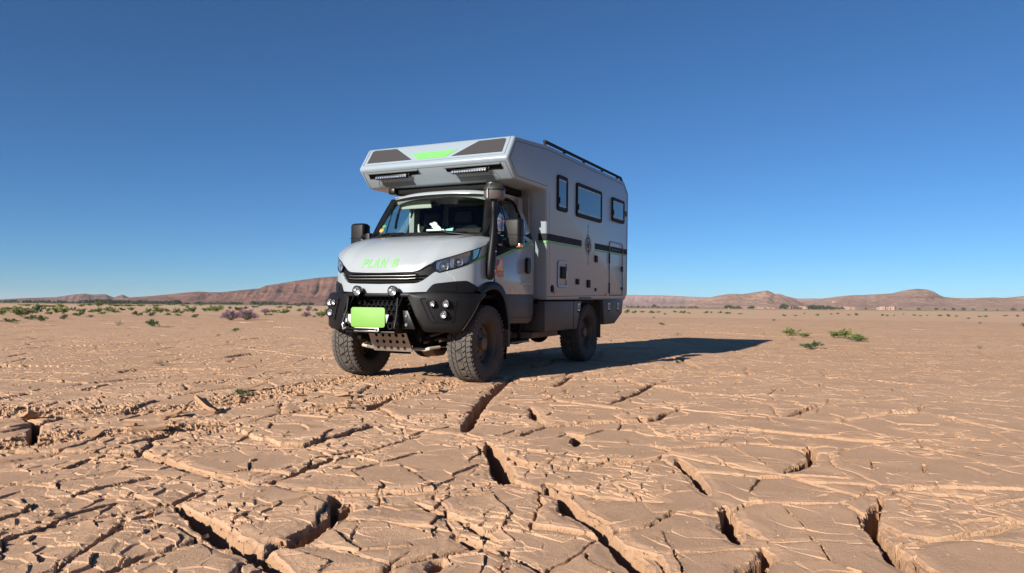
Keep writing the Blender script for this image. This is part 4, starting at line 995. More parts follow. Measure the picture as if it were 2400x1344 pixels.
rope = MB().tube([(.0, -1.01, .642), (-.12, -1.03, .645), (-.24, -1.03, .65), (-.31, -1.0, .655)], .012, 8).build('winch_rope', M['deep'], wm)
MB().tube([(-.30, -1.0, .66), (-.36, -1.0, .64), (-.385, -.98, .69), (-.36, -.97, .73)], .011, 8).build('winch_hook', M['alu'], wm)
MB().box(-.31, -.29, -1.02, -.98, .72, .76).build('hook_block', M['plate'], wm, bevel=.004)
pl = MB().prism([(-.300, .705), (.245, .718), (.285, .815), (-.285, .812)], lambda u, v, w: (u, -1.0+w-(v-.76)*.12, v), -.003, .006).build('number_plate', M['plate'], truck, bevel=.002)
cv = MB().prism(rrect(-.237, .237, .668, .892, .032, 5), lambda u, v, w: (u, -1.012+w, v), -.006, .004).build('plate_overlay', M['lime_plate'], truck, bevel=.002)  # green retouching block over the number, built as a panel; no truck part
cv['label'] = 'plain lime green retouching block with rounded corners, built over the number plate'
# skid plate with holes, steering rod
def holed(outer, holes, fmap, a, b):
    bm = bmesh.new(); ed = []
    for loop in [outer]+holes:
        vs = [bm.verts.new(fmap(u, v, a)) for u, v in loop]
        for i in range(len(vs)): ed.append(bm.edges.new((vs[i], vs[(i+1) % len(vs)])))
    r_ = bmesh.ops.triangle_fill(bm, edges=ed, use_beauty=True, use_dissolve=False)
    fs = [f for f in bm.faces]; ex = bmesh.ops.extrude_face_region(bm, geom=fs)
    nv = [v for v in ex['geom'] if isinstance(v, bmesh.types.BMVert)]
    d = Vector(fmap(0, 0, b))-Vector(fmap(0, 0, a)); bmesh.ops.translate(bm, verts=nv, vec=d)
    bmesh.ops.recalc_face_normals(bm, faces=bm.faces); bm.verts.index_update()
    mb = MB(); mb.add([tuple(v.co) for v in bm.verts], [tuple(v.index for v in f.verts) for f in bm.faces]); bm.free(); return mb
skf = lambda u, v, w: (u, -.64+.10*(1-v)+w, .37+.235*v)
hol = []
for j in range(3):
    for i in range(5):
        cx = -.19+.095*i+(.0 if j != 1 else .0)+.008*j; cz_ = .16+.33*j; hol.append([(cx+.023*math.cos(2*math.pi*k/12), cz_+.023/.245*math.sin(2*math.pi*k/12)) for k in range(12)])
skid = holed([(-.262, 0), (.283, 0), (.283, .2), (.26, 1), (-.285, 1), (-.275, .4)], hol, skf, 0, .006).build('skid_plate', M['alu'], truck, smooth=0)
MB().tube([(-.52, -.30, .44), (-.45, -.50, .43), (-.38, -.60, .43), (-.33, -.60, .425), (-.28, -.52, .40), (-.2, -.46, .40), (.3, -.46, .40), (.44, -.50, .40), (.52, -.54, .42), (.57, -.40, .43)], .019, 10).build('stabiliser_bar', M['tpipe'], truck)
MB().box(-.45, .5, -.45, -.40, .47, .62).build('crossmember', M['deep'], truck); MB().prism([(-.4, .40), (.0, .40), (-.1, .31), (-.28, .31)], lambda y, z, w: (w, y, z), .28, .46).build('sump_guard', M['rust'], truck, bevel=.02)
MB().box(-.38, .38, -.62, .9, .60, .98).build('engine_block', M['deep'], truck)
for i, (x, z) in enumerate(((.50, .56), (.62, .50), (.42, .48))): MB().tube([(x, -.5, z), (x+.1, -.3, z+.05), (x+.05, .1, z+.03)], .014, 6).build('hydraulic_line', M['rust'], truck)
# spot lamps on the bumper
for sg in (1, -1):
    c = (sg*.249, -.90, 1.078); sp = MB().lathe([(.01, .085), (.04, .075), (.058, .035), (.062, -.006), (.056, -.012), (.054, -.002)], c, (0, 1, 0), 28, closed=True).build('spot_lamp', M['satin'], truck)
    MB().lathe([(.006, .030), (.03, .022), (.053, -.002)], c, (0, 1, 0), 24, closed=True).build('reflector', M['chrome'], sp)
    MB().lathe([(.055, -.008), (.03, -.014), (.003, -.016)], c, (0, 1, 0), 24, closed=True).build('lens', M['lens'], sp)
    MB().box(sg*.249-.015, sg*.249+.015, -.88, -.80, 1.0, 1.05).build('bracket', M['satin'], sp, bevel=.004)
# snorkel with cyclone head
sn = MB(); pth = spline([(1.030, -.035, 1.235), (1.045, -.045, 1.29), (1.05, -.045, 1.42), (1.055, -.02, 1.60), (1.05, .02, 1.78), (1.025, .075, 1.95), (.995, .125, 2.06), (.985, .140, 2.12)], 26)
rad = np.interp(np.linspace(0, 1, 26), [0, .05, .3, .6, .85, 1], [.042, .062, .065, .054, .044, .041]); sn.tube(pth, list(rad), 18, sx=.8)
snork = sn.build('snorkel', M['black'], truck, smooth=60)
MB().lathe([(.045, 0), (.045, .10), (.05, .102), (.05, .115), (.04, .13)], (.985, .142, 2.11), (0, 0, 1), 20).build('snorkel_neck', M['satin'], snork)
hd_ = (.985, .150, 2.205)
cyc = MB().lathe([(.06, .0), (.120, .004), (.131, .02), (.131, .105), (.126, .112)], hd_, (0, 0, 1), 32, closed=True).build('cyclone_bowl', M['cyclone'], snork)
MB().lathe([(.05, .0), (.115, .0), (.117, .012), (.1, .03), (.08, .09), (.05, .11)], hd_, (0, 0, 1), 28, closed=True).build('cyclone_core', M['trim'], snork)
dm = MB(); nlat, nlon = 6, 20
dm.lathe([(.134*math.cos(R(90*i/8))+.001, .108+.092*math.sin(R(90*i/8))) for i in range(8)], hd_, (0, 0, 1), 28); dm.build('cyclone_dome', M['domemesh'], snork, smooth=60)
MB().lathe([(.137, .100), (.138, .112)], hd_, (0, 0, 1), 32, closed=True).build('dome_rim', M['satin'], snork)
MB().tube([(hd_[0]-.02, hd_[1]-.142, 2.21), (hd_[0]-.02, hd_[1]-.145, 2.31), (hd_[0]-.012, hd_[1]-.09, 2.385), (hd_[0], hd_[1], 2.412)], .006, 6).build('dome_clip', M['alu'], snork)
MB().lathe([(.010, 0), (.010, .03)], (hd_[0], hd_[1], 2.40), (0, 0, 1), 8).build('dome_nut', M['satin'], snork)
for z in (1.33, 1.56): MB().sphere((1.11, -.055+(z-1.33)*.1, z), .006).build('snorkel_screw', M['chrome'], snork)
# mirrors
for sg in (1, -1):
    dz = 0.0 if sg > 0 else .02
    mh = MB().box(*sorted((sg*1.055, sg*1.285)), .24, .40, 1.615+dz, 1.985+dz).build('mirror', M['black'], truck, bevel=.045, seg=4)
    MB().box(*sorted((sg*1.07, sg*1.27)), .398, .404, 1.64+dz, 1.96+dz).build('mirror_glass', M['mirrorg'], mh, smooth=0)
    MB().box(*sorted((sg*1.052, sg*1.288)), .236, .40, 1.775+dz, 1.779+dz).build('mirror_gap', M['deep'], mh, smooth=0)
    MB().box(*sorted((sg*1.06, sg*1.14)), .232, .30, 1.70+dz, 1.765+dz).build('mirror_vent', M['satin'], mh, bevel=.006)
    MB().box(*sorted((sg*1.225, sg*1.29)), .25, .34, 1.622+dz, 1.672+dz).build('turn_signal', M['amber'], mh, bevel=.012)
    for z in (1.80, 1.655): MB().tube([(sg*.93, .22, z+dz), (sg*1.0, .23, z+dz), (sg*1.08, .26, z+dz), (sg*1.16, .29, z+dz)], .026, 10).build('mirror_arm', M['black'], mh)
    MB().box(*sorted((sg*.90, sg*.985)), .17, .26, 1.62+dz, 1.84+dz).build('mirror_base', M['black'], mh, bevel=.02)
# wipers
for x0, x1, s_ in ((.12, .64, 1), (-.66, -.25, 1)):
    wp = MB().tube([ws(x0/.86, .045, .035), ws((x0*.6+x1*.4)/.86, .055, .03), ws(x1/.86, .055, .02)], .009, 6).build('wiper', M['deep'], truck)
    MB().tube([ws((x1+.15)/.9, -.05, .05), ws((x0*.4+x1*.6)/.86, .0, .05), ws((x0*.6+x1*.4)/.86, .06, .035)], .010, 6).build('wiper_arm', M['satin'], wp)
# stickers on the screen
MB().lathe([(.032, 0), (.032, .001)], ws(-.86, .20, -.004), (0, -.85, .5), 16).build('screen_sticker', M['yellow'], shield)
MB().lathe([(.028, 0), (.028, .001)], ws(-.84, .29, -.004), (0, -.85, .5), 16).build('screen_sticker', M['green'], shield)

# ----- cab interior
dsh = MB().prism([(.05, 1.60), (.05, 1.755), (.16, 1.80), (.42, 1.835), (.52, 1.80), (.56, 1.55)], lambda y, z, w: (w, y, z), -.86, .86).build('dashboard', M['dash'], truck, bevel=.02)
MB().prism([(.36, 1.82), (.42, 1.90), (.56, 1.885), (.60, 1.80)], lambda y, z, w: (w, y, z), .28, .66).build('instrument_hood', M['dash'], dsh, bevel=.015)
MB().box(-.90, .90, 1.30, 1.38, .9, 2.40).build('cab_back_wall', M['trim'], truck)
MB().box(-.92, .92, -.05, 1.35, 1.00, 1.04).build('cab_floor', M['deep'], truck); MB().box(-.74, .74, .52, 1.34, 2.355, 2.375).build('headliner', M['trim'], truck)
MB().box(-.35, .25, 1.27, 1.30, 1.95, 2.30).build('rear_opening', M['deep'], truck); MB().box(.30, .70, 1.26, 1.30, 2.12, 2.22).build('storage_net', M['deep'], truck)
def seat(x):
    s_ = MB().box(x-.25, x+.25, .70, 1.16, 1.28, 1.42).build('seat', M['seatc'], truck, bevel=.05, seg=3)
    MB().prism([(1.06, 1.40), (1.18, 1.40), (1.27, 2.02), (1.17, 2.04)], lambda y, z, w: (w, y, z), x-.24, x+.24).build('backrest', M['seatc'], s_, bevel=.04, seg=3)
    MB().box(x-.13, x+.13, 1.17, 1.27, 2.05, 2.22).build('headrest', M['seatc'], s_, bevel=.04, seg=3)
for x in (-.58, -.06, .50): seat(x)
stw = MB(); Rm = Matrix.Rotation(R(-58), 3, 'X')
stw.tube([tuple(Vector((.47, .60, 1.76))+Rm @ Vector((.195*math.cos(a), .195*math.sin(a), 0))) for a in np.linspace(0, 2*math.pi, 33)], .015, 8)
for a in (R(180), R(0), R(270)): stw.tube([tuple(Vector((.47, .60, 1.76))+Rm @ Vector((r_*math.cos(a), r_*math.sin(a), 0))) for r_ in (.03, .19)], .014, 6)
stw.sphere((.47, .60, 1.76), .055); stw.build('steering_wheel', M['deep'], truck)
MB().tube([(.47, .50, 1.70), (.47, .60, 1.76)], .03, 8).build('steering_column', M['deep'], truck)
MB().prism([(.575, 2.205), (.595, 2.21), (.56, 2.31), (.54, 2.305)], lambda y, z, w: (w, y, z), -.70, -.19).build('sun_visor', M['visor'], truck, bevel=.006)
MB().prism([(.575, 2.285), (.70, 2.33), (.69, 2.345), (.565, 2.305)], lambda y, z, w: (w, y, z), .19, .70).build('sun_visor', M['trim'], truck, bevel=.006)
MB().tube([(-.80, .62, 1.95), (-.77, .60, 2.05), (-.73, .60, 2.18), (-.70, .62, 2.26)], .018, 8).build('grab_handle', M['trim'], truck)
MB().prism([(1.06, 1.72), (1.24, 1.72), (1.20, 2.32), (1.07, 2.32)], lambda y, z, w: (w, y, z), -.88, -.80).build('door_pillar', M['visor'], truck)
MB().prism([(1.06, 1.72), (1.24, 1.72), (1.20, 2.32), (1.07, 2.32)], lambda y, z, w: (w, y, z), .80, .86).build('door_pillar', M['trim'], truck)
# ---------------------------------------------------------------- things in the cab: tissue box, card, driver
def tpt(p): return TM @ Vector(p)
tb = empty('tissue_box'); tb.matrix_world = TM @ Matrix.Translation((.05, .33, 1.835)) @ Matrix.Rotation(R(12), 4, 'Z')
tag(tb, 'white tissue box with a paper tissue sticking up, on the dashboard', 'tissue box')
MB().box(-.12, .12, -.055, .055, 0, .05).build('carton', M['paper'], tb, bevel=.004)
tt_ = MB(); rr_ = random.Random(8)
tt_.grid([[(-.055+.11*i/5+rr_.uniform(-.012, .012)-.03*(j/5), .02*math.sin(i*1.7+j)+.004*i, .05+.105*j/5*(1-.25*abs(i-2)/2)) for j in range(6)] for i in range(6)])
tt_.build('tissue', M['paper'], tb, smooth=60)
cd_ = MB().prism([(-.06, 0), (.06, 0), (.085, .065), (-.03, .05)], lambda u, v, w: (u, w, v), -.002, .002).build('folded_card', M['teal'])
cd_.matrix_world = TM @ Matrix.Translation((.20, .36, 1.838)); tag(cd_, 'pale blue card leaning on the dashboard beside the tissue box', 'card')
ph = MB().prism([(-.03, 0), (.03, 0), (.035, .02), (-.01, .06), (-.02, .15), (-.035, .16), (-.04, .08)], lambda u, v, w: (u, w, v), -.015, .015).build('bottle_holder', M['visor'])
ph.matrix_world = TM @ Matrix.Translation((-.34, .55, 1.83)); tag(ph, 'pale curved holder standing on the passenger side of the dashboard', 'holder')

def skin_obj(name, verts, edges, radii, mat, parent=None, root=0, sub=1):
    me = bpy.data.meshes.new(name); me.from_pydata(verts, edges, []); o = link(name, me, mat, parent)
    sk = o.modifiers.new('skin', 'SKIN')
    if not me.skin_vertices: me.skin_vertices.new()
    for i, r_ in enumerate(radii):
        d = me.skin_vertices[0].data[i]; d.radius = r_ if hasattr(r_, '__len__') else (r_, r_); d.use_root = (i == root)
    o.modifiers.new('sub', 'SUBSURF').levels = sub; o.modifiers['sub'].render_levels = sub+1
    sk.use_smooth_shade = True
    return o
M['skinm'] = plain('tanned_skin', (.50, .25, .17), .5); M['shirt'] = None
ms = N('green_checked_shirt'); tcs = ms.n('TexCoord'); ck = ms.n('TexChecker', i_Scale=26.0); ms.l(tcs, 'Object', ck, 0)
ck.inputs[1].default_value = (.05, .22, .17, 1); ck.inputs[2].default_value = (.16, .36, .27, 1); M['shirt'] = ms.bsdf(ck.outputs[0], .85)
M['hairm'] = plain('grey_hair', (.10, .085, .075), .8); M['trousers'] = plain('dark_trousers', (.03, .035, .05), .85)
# seated, leaning towards the left side window; coordinates in the truck frame
pv, pe, pr = [], [], []
def pj(p, r_, par=None):
    pv.append(p); pr.append(r_)
    if par is not None: pe.append((par, len(pv)-1))
    return len(pv)-1
DX = .655
pel = pj((DX-.06, 1.02, 1.50), (.15, .12)); ab_ = pj((DX-.03, 1.02, 1.62), (.145, .11), pel); chs = pj((DX, .94, 1.77), (.155, .11), ab_)
nb_ = pj((DX+.015, .90, 1.865), (.07, .07), chs); nk = pj((DX+.02, .875, 1.915), .052, nb_); jaw = pj((DX+.025, .845, 1.965), (.062, .075), nk); cran = pj((DX+.03, .855, 2.03), (.076, .092), jaw); top_ = pj((DX+.03, .865, 2.075), (.058, .07), cran)
nose = pj((DX+.028, .758, 1.993), .014, jaw)
hands = []
for sg, tgt in ((1, (.655, .62, 1.80)), (-1, (.29, .62, 1.80))):
    sh_ = pj((DX+sg*.16, .94, 1.80), .062, chs); el = pj((DX+sg*.20, .86, 1.62), .045, sh_); wr = pj(tuple(np.array(tgt)*.85+np.array((DX+sg*.20, .86, 1.62))*.15), .028, el)
    plm = pj(tgt, (.034, .018), wr)
    for k in range(4):
        b0 = np.array(tgt)+np.array((sg*(.024-.016*k), -.03, .012)); q1 = pj(tuple(b0), .010, plm); q2 = pj(tuple(b0+np.array((0, -.026, -.006))), .009, q1); pj(tuple(b0+np.array((0, -.024, -.032+.004*abs(k-1.5)))), .008, q2)
    t1 = pj(tuple(np.array(tgt)+np.array((-sg*.035, -.004, .0))), .011, plm); pj(tuple(np.array(tgt)+np.array((-sg*.045, -.034, -.012))), .009, t1)
for sg in (1, -1):
    hp = pj((DX-.06+sg*.10, .98, 1.49), .085, pel); kn = pj((DX-.06+sg*.13, .60, 1.50), .062, hp); an = pj((DX-.06+sg*.12, .45, 1.14), .045, kn); pj((DX-.06+sg*.12, .32, 1.09), .038, an)
person = skin_obj('person', pv, pe, pr, M['skinm']); person.matrix_world = TM
tag(person, 'person in a green checked shirt seated behind the steering wheel at the side window', 'person')
def sub_skin(name, idxs, grow, mat):
    mp = {k: i for i, k in enumerate(idxs)}; vs = [pv[k] for k in idxs]; es = [(mp[a], mp[b]) for a, b in pe if a in mp and b in mp]
    rs_ = [tuple(q+grow for q in (pr[k] if hasattr(pr[k], '__len__') else (pr[k], pr[k]))) for k in idxs]
    return skin_obj(name, vs, es, rs_, mat, person)
arm = []
for i in range(len(pv)):
    if pr[i] in (.062, .045) and pv[i][2] > 1.55 and i > nose: arm.append(i)
sub_skin('shirt', [pel, ab_, chs, nb_]+[i for i in arm], .016, M['shirt'])
leg_i = [i for i in range(len(pv)) if i > max(arm) and pv[i][2] < 1.55]; sub_skin('trousers', [pel]+leg_i, .012, M['trousers'])
hr = MB().sphere((DX+.03, .885, 2.065), .086, 16, 8, (.95, 1.1, .75)); hro = hr.build('hair', M['hairm'], person)
for sg in (1, -1):
    MB().sphere((DX+.03+sg*.028, .775, 2.02), .010, 8, 6).build('eye', M['deep'], person); MB().sphere((DX+.03+sg*.078, .855, 2.005), .022, 8, 6, (.4, .8, 1.2)).build('ear', M['skinm'], person)
MB().box(DX+.005, DX+.052, .768, .780, 1.953, 1.961).build('mouth', M['rust'], person, bevel=.003)
# ---------------------------------------------------------------- hills round the plain
def hor(px): return IH/2+46.5+19*(px-IW/2)/IW
def hill_material(name, c0, c1, c2, sc):
    m = N(name); g = m.n('NewGeometry'); pos = g.outputs['Position']
    a = m.noise(pos, .0035*sc, 6, .62); b = m.noise(pos, .03*sc, 5, .65)
    mp = m.n('Mapping'); mp.inputs['Scale'].default_value = (.15, .15, 2.6); m.l(g, 'Position', mp, 'Vector'); st = m.noise(mp.outputs[0], .02*sc, 4, .6)   # strata
    c = m.mix(m.ramp(a.outputs[0], .40, .62).outputs[0], c0, c1); c = m.mix(m.ramp(b.outputs[0], .46, .72).outputs[0], c, c2)
    c = m.mix(m.ramp(st.outputs[0], .52, .66).outputs[0], c, m.mix(.85, c, tuple(.75*q for q in c0)))
    return m.bsdf(c, .95, bump=b.outputs[0], bstr=1.0, bdist=14.0, spec=.05)
HB = hill_material('brown_rock_slope', (.25, .150, .112), (.35, .22, .162), (.41, .26, .185), 1)
HP = hill_material('mauve_rock_slope', (.27, .16, .135), (.33, .20, .165), (.36, .215, .17), .5)
HR = hill_material('red_rock_slope', (.165, .082, .062), (.225, .118, .086), (.28, .158, .11), 1)
def hill(name, prof, dist, mat, depth=6.0, seed=1, cliff=0., rough=.10, gully=.16):
    """ridge whose skyline follows photo pixels at a given distance; slopes fall to the plain on both sides"""
    xs = np.array([p[0] for p in prof], float); ys = np.array([p[1] for p in prof], float)
    n = int((xs[-1]-xs[0])/2.6)+2; px = np.linspace(xs[0], xs[-1], n); py = np.interp(px, xs, ys)
    H = []; U = []
    for a, b in zip(px, py):
        q = dpt(a, b, dist); H.append(q[2]); U.append(math.atan2(q[0], q[1]))
    H = np.maximum(np.array(H), .2); U = np.array(U); Hs = np.convolve(np.pad(H, 20, mode='edge'), np.ones(41)/41, 'valid')
    rows = 28; V = np.zeros((rows*2+1, n, 3)); arc = U*dist
    for k in range(-rows, rows+1):
        t = abs(k)/rows; d = dist+np.sign(k)*t*depth*(Hs+25)*(1.0 if k < 0 else .7)
        prof_h = (1-t)**1.55*(1-cliff)+cliff*np.where(t < .06, 1.0, np.where(t < .13, 1-(t-.06)*4.5, .685*(1-(t-.13)/.87)**1.4))
        nz = fbm(arc/(.55*90)+seed*7, np.full(n, t*5.+seed), 900+seed, 4); gl = np.abs(fbm(arc/34+t*1.3, np.full(n, seed+.3*t), 950+seed, 4))
        h = H*prof_h*(1-gully*gl*min(1, t*5)*(1-t)*2.2)+Hs*rough*nz*min(1, t*4)*(1-t)
        h = np.where(t >= .999, -4., np.minimum(h, H*(1-.2*t)))
        V[k+rows] = np.stack([np.sin(U)*d, np.cos(U)*d, h-2.*t], -1)
    m_ = rows*2+1; idx_ = np.arange(m_*n).reshape(m_, n); Fq = np.stack([idx_[:-1, :-1], idx_[:-1, 1:], idx_[1:, 1:], idx_[1:, :-1]], -1).reshape(-1, 4)
    o = link(name, np_mesh(name, V.reshape(-1, 3), Fq), mat); return tag(o, kind='structure')
hill('far_mesa', [(1250, 712), (1330, 695), (1400, 691), (1466, 692), (1540, 692.5), (1580, 694), (1640, 697), (1700, 698.5), (1760, 704), (1820, 700), (1838, 697), (1848, 695.5), (1858, 698), (1870, 700.5), (1905, 700), (1925, 700.5), (1960, 703), (2060, 722)], 5200, HP, 5, 3, cliff=.55)
hill('left_ridge', [(-700, 700), (-400, 699), (-150, 703.5), (0, 702.5), (60, 699), (130, 697), (170, 691), (198, 688.3), (215, 691), (232, 690.5), (247, 690), (256, 693.5), (266, 697.5), (276, 694.5), (288, 690.5), (296, 695), (304, 697.8), (340, 698), (420, 705), (520, 712)], 4300, HR, 6, 5, cliff=.15)
hill('red_escarpment', [(250, 709), (300, 698), (350, 694.5), (400, 690), (430, 686.5), (462, 684), (476, 684.2), (490, 685.5), (520, 685.5), (560, 681), (608, 676.5), (622, 670), (640, 667.5), (700, 657.5), (745, 651.5), (785, 648.5), (860, 646), (950, 644), (1050, 650), (1150, 664), (1250, 682), (1330, 700), (1400, 716)], 2600, HR, 6.5, 7, cliff=.34, rough=.18, gully=.18)
hill('dark_butte', [(1560, 722), (1600, 715), (1640, 704), (1680, 694), (1705, 690), (1722, 689.3), (1740, 690), (1770, 685.5), (1798, 681.2), (1808, 685), (1815, 689.5), (1826, 689), (1836, 692), (1852, 699), (1870, 706), (1890, 714), (1910, 724)], 2500, HB, 4.5, 11, cliff=.25)
hill('long_hill', [(1830, 726), (1850, 716), (1880, 707), (1925, 700.5), (1960, 696), (1995, 692.5), (2040, 691), (2090, 688.3), (2112, 683), (2130, 679.5), (2152, 677.3), (2172, 679), (2188, 683.5), (2200, 691), (2212, 696.5), (2235, 698.5), (2262, 699.5), (2300, 699), (2328, 697.6), (2352, 699), (2400, 694.5), (2480, 690), (2700, 684), (3000, 692), (3300, 706)], 2900, HB, 5.5, 13, cliff=.0)

# ---------------------------------------------------------------- plants
def leaf_material(name, c0, c1, tr=.25):
    m = N(name); oi = m.n('ObjectInfo'); g = m.n('NewGeometry'); n1 = m.noise(g.outputs['Position'], 23, 2)
    c = m.mix(m.ramp(n1.outputs[0], .35, .65).outputs[0], c0, c1)
    b = m.n('BsdfPrincipled', i_Roughness=.6); m.t.links.new(c, b.inputs['Base Color']); b.inputs['Specular IOR Level'].default_value = .2
    t = m.n('BsdfTranslucent'); m.t.links.new(c, t.inputs[0]); x = m.n('MixShader'); x.inputs[0].default_value = tr
    m.l(b, 0, x, 1); m.l(t, 0, x, 2); m.l(x, 0, m.out, 0); return m.m
LG = leaf_material('green_leaf', (.065, .115, .045), (.13, .19, .06)); LY = leaf_material('yellow_green_leaf', (.17, .20, .055), (.30, .31, .09))
LD = leaf_material('dark_green_leaf', (.04, .085, .045), (.09, .14, .06)); LP = leaf_material('purple_blossom', (.24, .12, .19), (.36, .20, .29)); LT = leaf_material('dry_twig', (.16, .11, .07), (.25, .18, .11))
LS = leaf_material('grey_green_leaf', (.15, .17, .12), (.22, .24, .16)); LF = leaf_material('far_foliage', (.045, .058, .040), (.080, .092, .058))
def clump(name, rs, mats, n, lw, ll, spread=.5, height=.5, mode='dome', top=None, nst=14):
    """one plant: stems and small leaf faces through its volume, unit radius; mats = (leaf, tip or None, stem)"""
    V = []; F = []; MI = []
    def leaf(p, d, w_, l_, mi):
        d = d.normalized(); s_ = d.cross(Vector((rs.gauss(0, 1), rs.gauss(0, 1), rs.gauss(0, 1)))).normalized(); o = len(V)
        V.extend([p-s_*w_*.3, p+d*l_*.5-s_*w_*.5+Vector((0, 0, w_*.15)), p+d*l_, p+d*l_*.5+s_*w_*.5+Vector((0, 0, w_*.15))]); F.append((o, o+1, o+2, o+3)); MI.append(mi)
    stems = []
    for k in range(nst):
        a = rs.uniform(0, 2*math.pi); el = rs.uniform(.15, 1.35) if mode == 'dome' else rs.uniform(.5, 1.4)
        L = rs.uniform(.65, 1.05); tip = Vector((math.cos(a)*math.cos(el)*spread*2*L, math.sin(a)*math.cos(el)*spread*2*L, (math.sin(el)*height*2)*L*.9+.03)); base = Vector((rs.gauss(0, .05), rs.gauss(0, .05), -.03))
        bend = Vector((rs.gauss(0, .08), rs.gauss(0, .08), .12)); stems.append((base, tip, bend))
        w_ = .010
        for i in range(3):
            p = base.lerp(tip, i/3)+bend*math.sin(math.pi*i/3); q = base.lerp(tip, (i+1)/3)+bend*math.sin(math.pi*(i+1)/3); s_ = (q-p).cross(Vector((.3, .5, .8))).normalized()*w_*(1-.25*i); o = len(V)
            V.extend([p-s_, p+s_, q+s_*.7, q-s_*.7]); F.append((o, o+1, o+2, o+3)); MI.append(2)
    for k in range(n):
        b, t, bd = rs.choice(stems); u = rs.uniform(.12, 1.0)**.75; p = b.lerp(t, u)+bd*math.sin(math.pi*u)+Vector((rs.gauss(0, .055), rs.gauss(0, .055), rs.gauss(0, .04)))
        if p.z < .0: p.z = abs(p.z)*.5
        d = (t-b).normalized()+Vector((rs.gauss(0, .6), rs.gauss(0, .6), rs.gauss(.15, .5)))
        tipm = 1 if (mats[1] is not None and u > .55 and rs.random() < (.55 if top is None else top)) else 0
        leaf(p, d, lw*rs.uniform(.6, 1.4), ll*rs.uniform(.6, 1.4), tipm)
    me = bpy.data.meshes.new(name); me.from_pydata([tuple(v) for v in V], [], F)
    for m_ in mats: me.materials.append(m_ if m_ is not None else mats[0])
    me.polygons.foreach_set('material_index', MI); me.update(); return me
rs = random.Random(12)
SHR = [clump('shrub', rs, (LG, LY, LT), 720, .065, .11, .5, .34) for _ in range(3)]+[clump('shrub', rs, (LD, LG, LT), 620, .07, .12, .5, .30) for _ in range(3)]
YEL = [clump('shrub', rs, (LG, LY, LT), 950, .06, .10, .5, .40, top=.85) for _ in range(2)]
PUR = [clump('shrub', rs, (LS, LP, LT), 2600, .036, .085, .5, .36, top=.8, nst=60) for _ in range(2)]
WEED = [clump('weed', rs, (LD, LG, LT), 170, .10, .30, .45, .28, nst=12) for _ in range(2)]; DRY = [clump('weed', rs, (LS, None, LT), 200, .03, .12, .48, .30, nst=22) for _ in range(2)]
def plant(name, meshes, px, py, wpx, hpx, label, group, cat='shrub', seed=[0], zoff=0):
    p = gsurf(px, py); seed[0] += 1; rq = random.Random(seed[0]*7+3); me = meshes[seed[0] % len(meshes)]
    dep_ = max(1.0, p[1]); w_ = 1.12*wpx/FPX*dep_; h_ = 1.08*hpx/FPX*dep_
    o = link(name, me); o.location = (p[0], p[1], ground_z(p[0], p[1])+zoff); o.rotation_euler = (0, 0, rq.uniform(0, 6.28)); zs = max(v.co.z for v in me.vertices); xs_ = max(v.co.x for v in me.vertices)-min(v.co.x for v in me.vertices)
    o.scale = (w_/xs_*1.05, w_/xs_*1.05, h_/zs); return tag(o, label, cat, group)
# (x, base y, width px, height px, kind)   kinds: g green, d dark, y yellow-topped
LEFT = [(8,739,30,17,'y'),(52,744,46,26,'y'),(85,735,36,22,'d'),(20,757,34,10,'d'),(72,750,26,13,'d'),(97,754,30,15,'d'),(130,735,24,18,'y'),(148,737,32,20,'y'),(140,722,18,12,'y'),(150,750,20,13,'d'),(112,731,16,9,'g'),(119,738,16,8,'g'),
 (173,729,16,9,'d'),(185,742,24,14,'d'),(196,733,20,10,'g'),(212,745,14,7,'g'),(218,733,22,10,'y'),(232,720,22,14,'y'),(234,733,24,13,'y'),(254,733,20,16,'y'),(268,734,26,13,'y'),(240,738,18,8,'g'),(286,729,14,9,'d'),(306,729,16,9,'g'),(255,716,14,8,'g'),
 (322,741,22,13,'d'),(346,735,20,14,'y'),(356,742,20,11,'d'),(365,729,22,13,'y'),(377,734,24,12,'g'),(390,732,18,9,'d'),(392,740,14,7,'g'),(412,735,22,14,'y'),(424,736,16,8,'g'),(440,722,10,6,'g'),(452,734,26,16,'g'),(457,745,20,9,'d'),(418,741,14,6,'d'),
 (482,731,20,9,'g'),(505,732,30,16,'g'),(490,728,16,8,'g'),(555,729,18,10,'g'),(562,729,12,7,'d'),(540,725,12,7,'g'),(575,725,14,7,'d'),(642,734,20,9,'y'),(665,736,30,14,'y'),(681,724,14,7,'g'),(703,731,16,9,'y'),(725,724,12,7,'d'),(740,730,14,7,'d'),(753,745,26,18,'y'),(735,744,10,5,'g'),(622,740,10,5,'g'),(634,740,12,5,'g'),
 (10,727,40,7,'g'),(60,718,30,5,'g'),(95,720,26,6,'g'),(190,719,24,6,'g'),(210,717,18,5,'d'),(275,719,30,6,'g'),(300,719,26,6,'g'),(322,714,14,4,'d'),(330,719,22,6,'g'),(40,724,18,6,'d'),(125,721,24,6,'g'),(365,719,24,5,'g'),(400,716,20,4,'d'),(430,718,16,4,'d'),(470,717,18,4,'g'),(520,721,16,5,'g'),(595,722,16,5,'g'),(610,718,14,4,'d'),(655,722,16,5,'g'),(700,719,14,4,'d')]
for i, (x, y, w_, h_, k) in enumerate(LEFT):
    lb_, gb_ = {'g': ('low plain green shrub in the shrub belt before the tree line', 'plain green shrubs of the shrub belt'), 'd': ('small dark green shrub in the shrub belt before the tree line', 'dark green shrubs of the shrub belt'), 'y': ('leafy shrub with yellowish flowering tops in the shrub belt', 'yellow topped shrubs of the shrub belt')}[k]
    plant('shrub', {'g': SHR[:3], 'd': SHR[3:], 'y': YEL}[k], x, y, w_, h_, lb_, gb_)
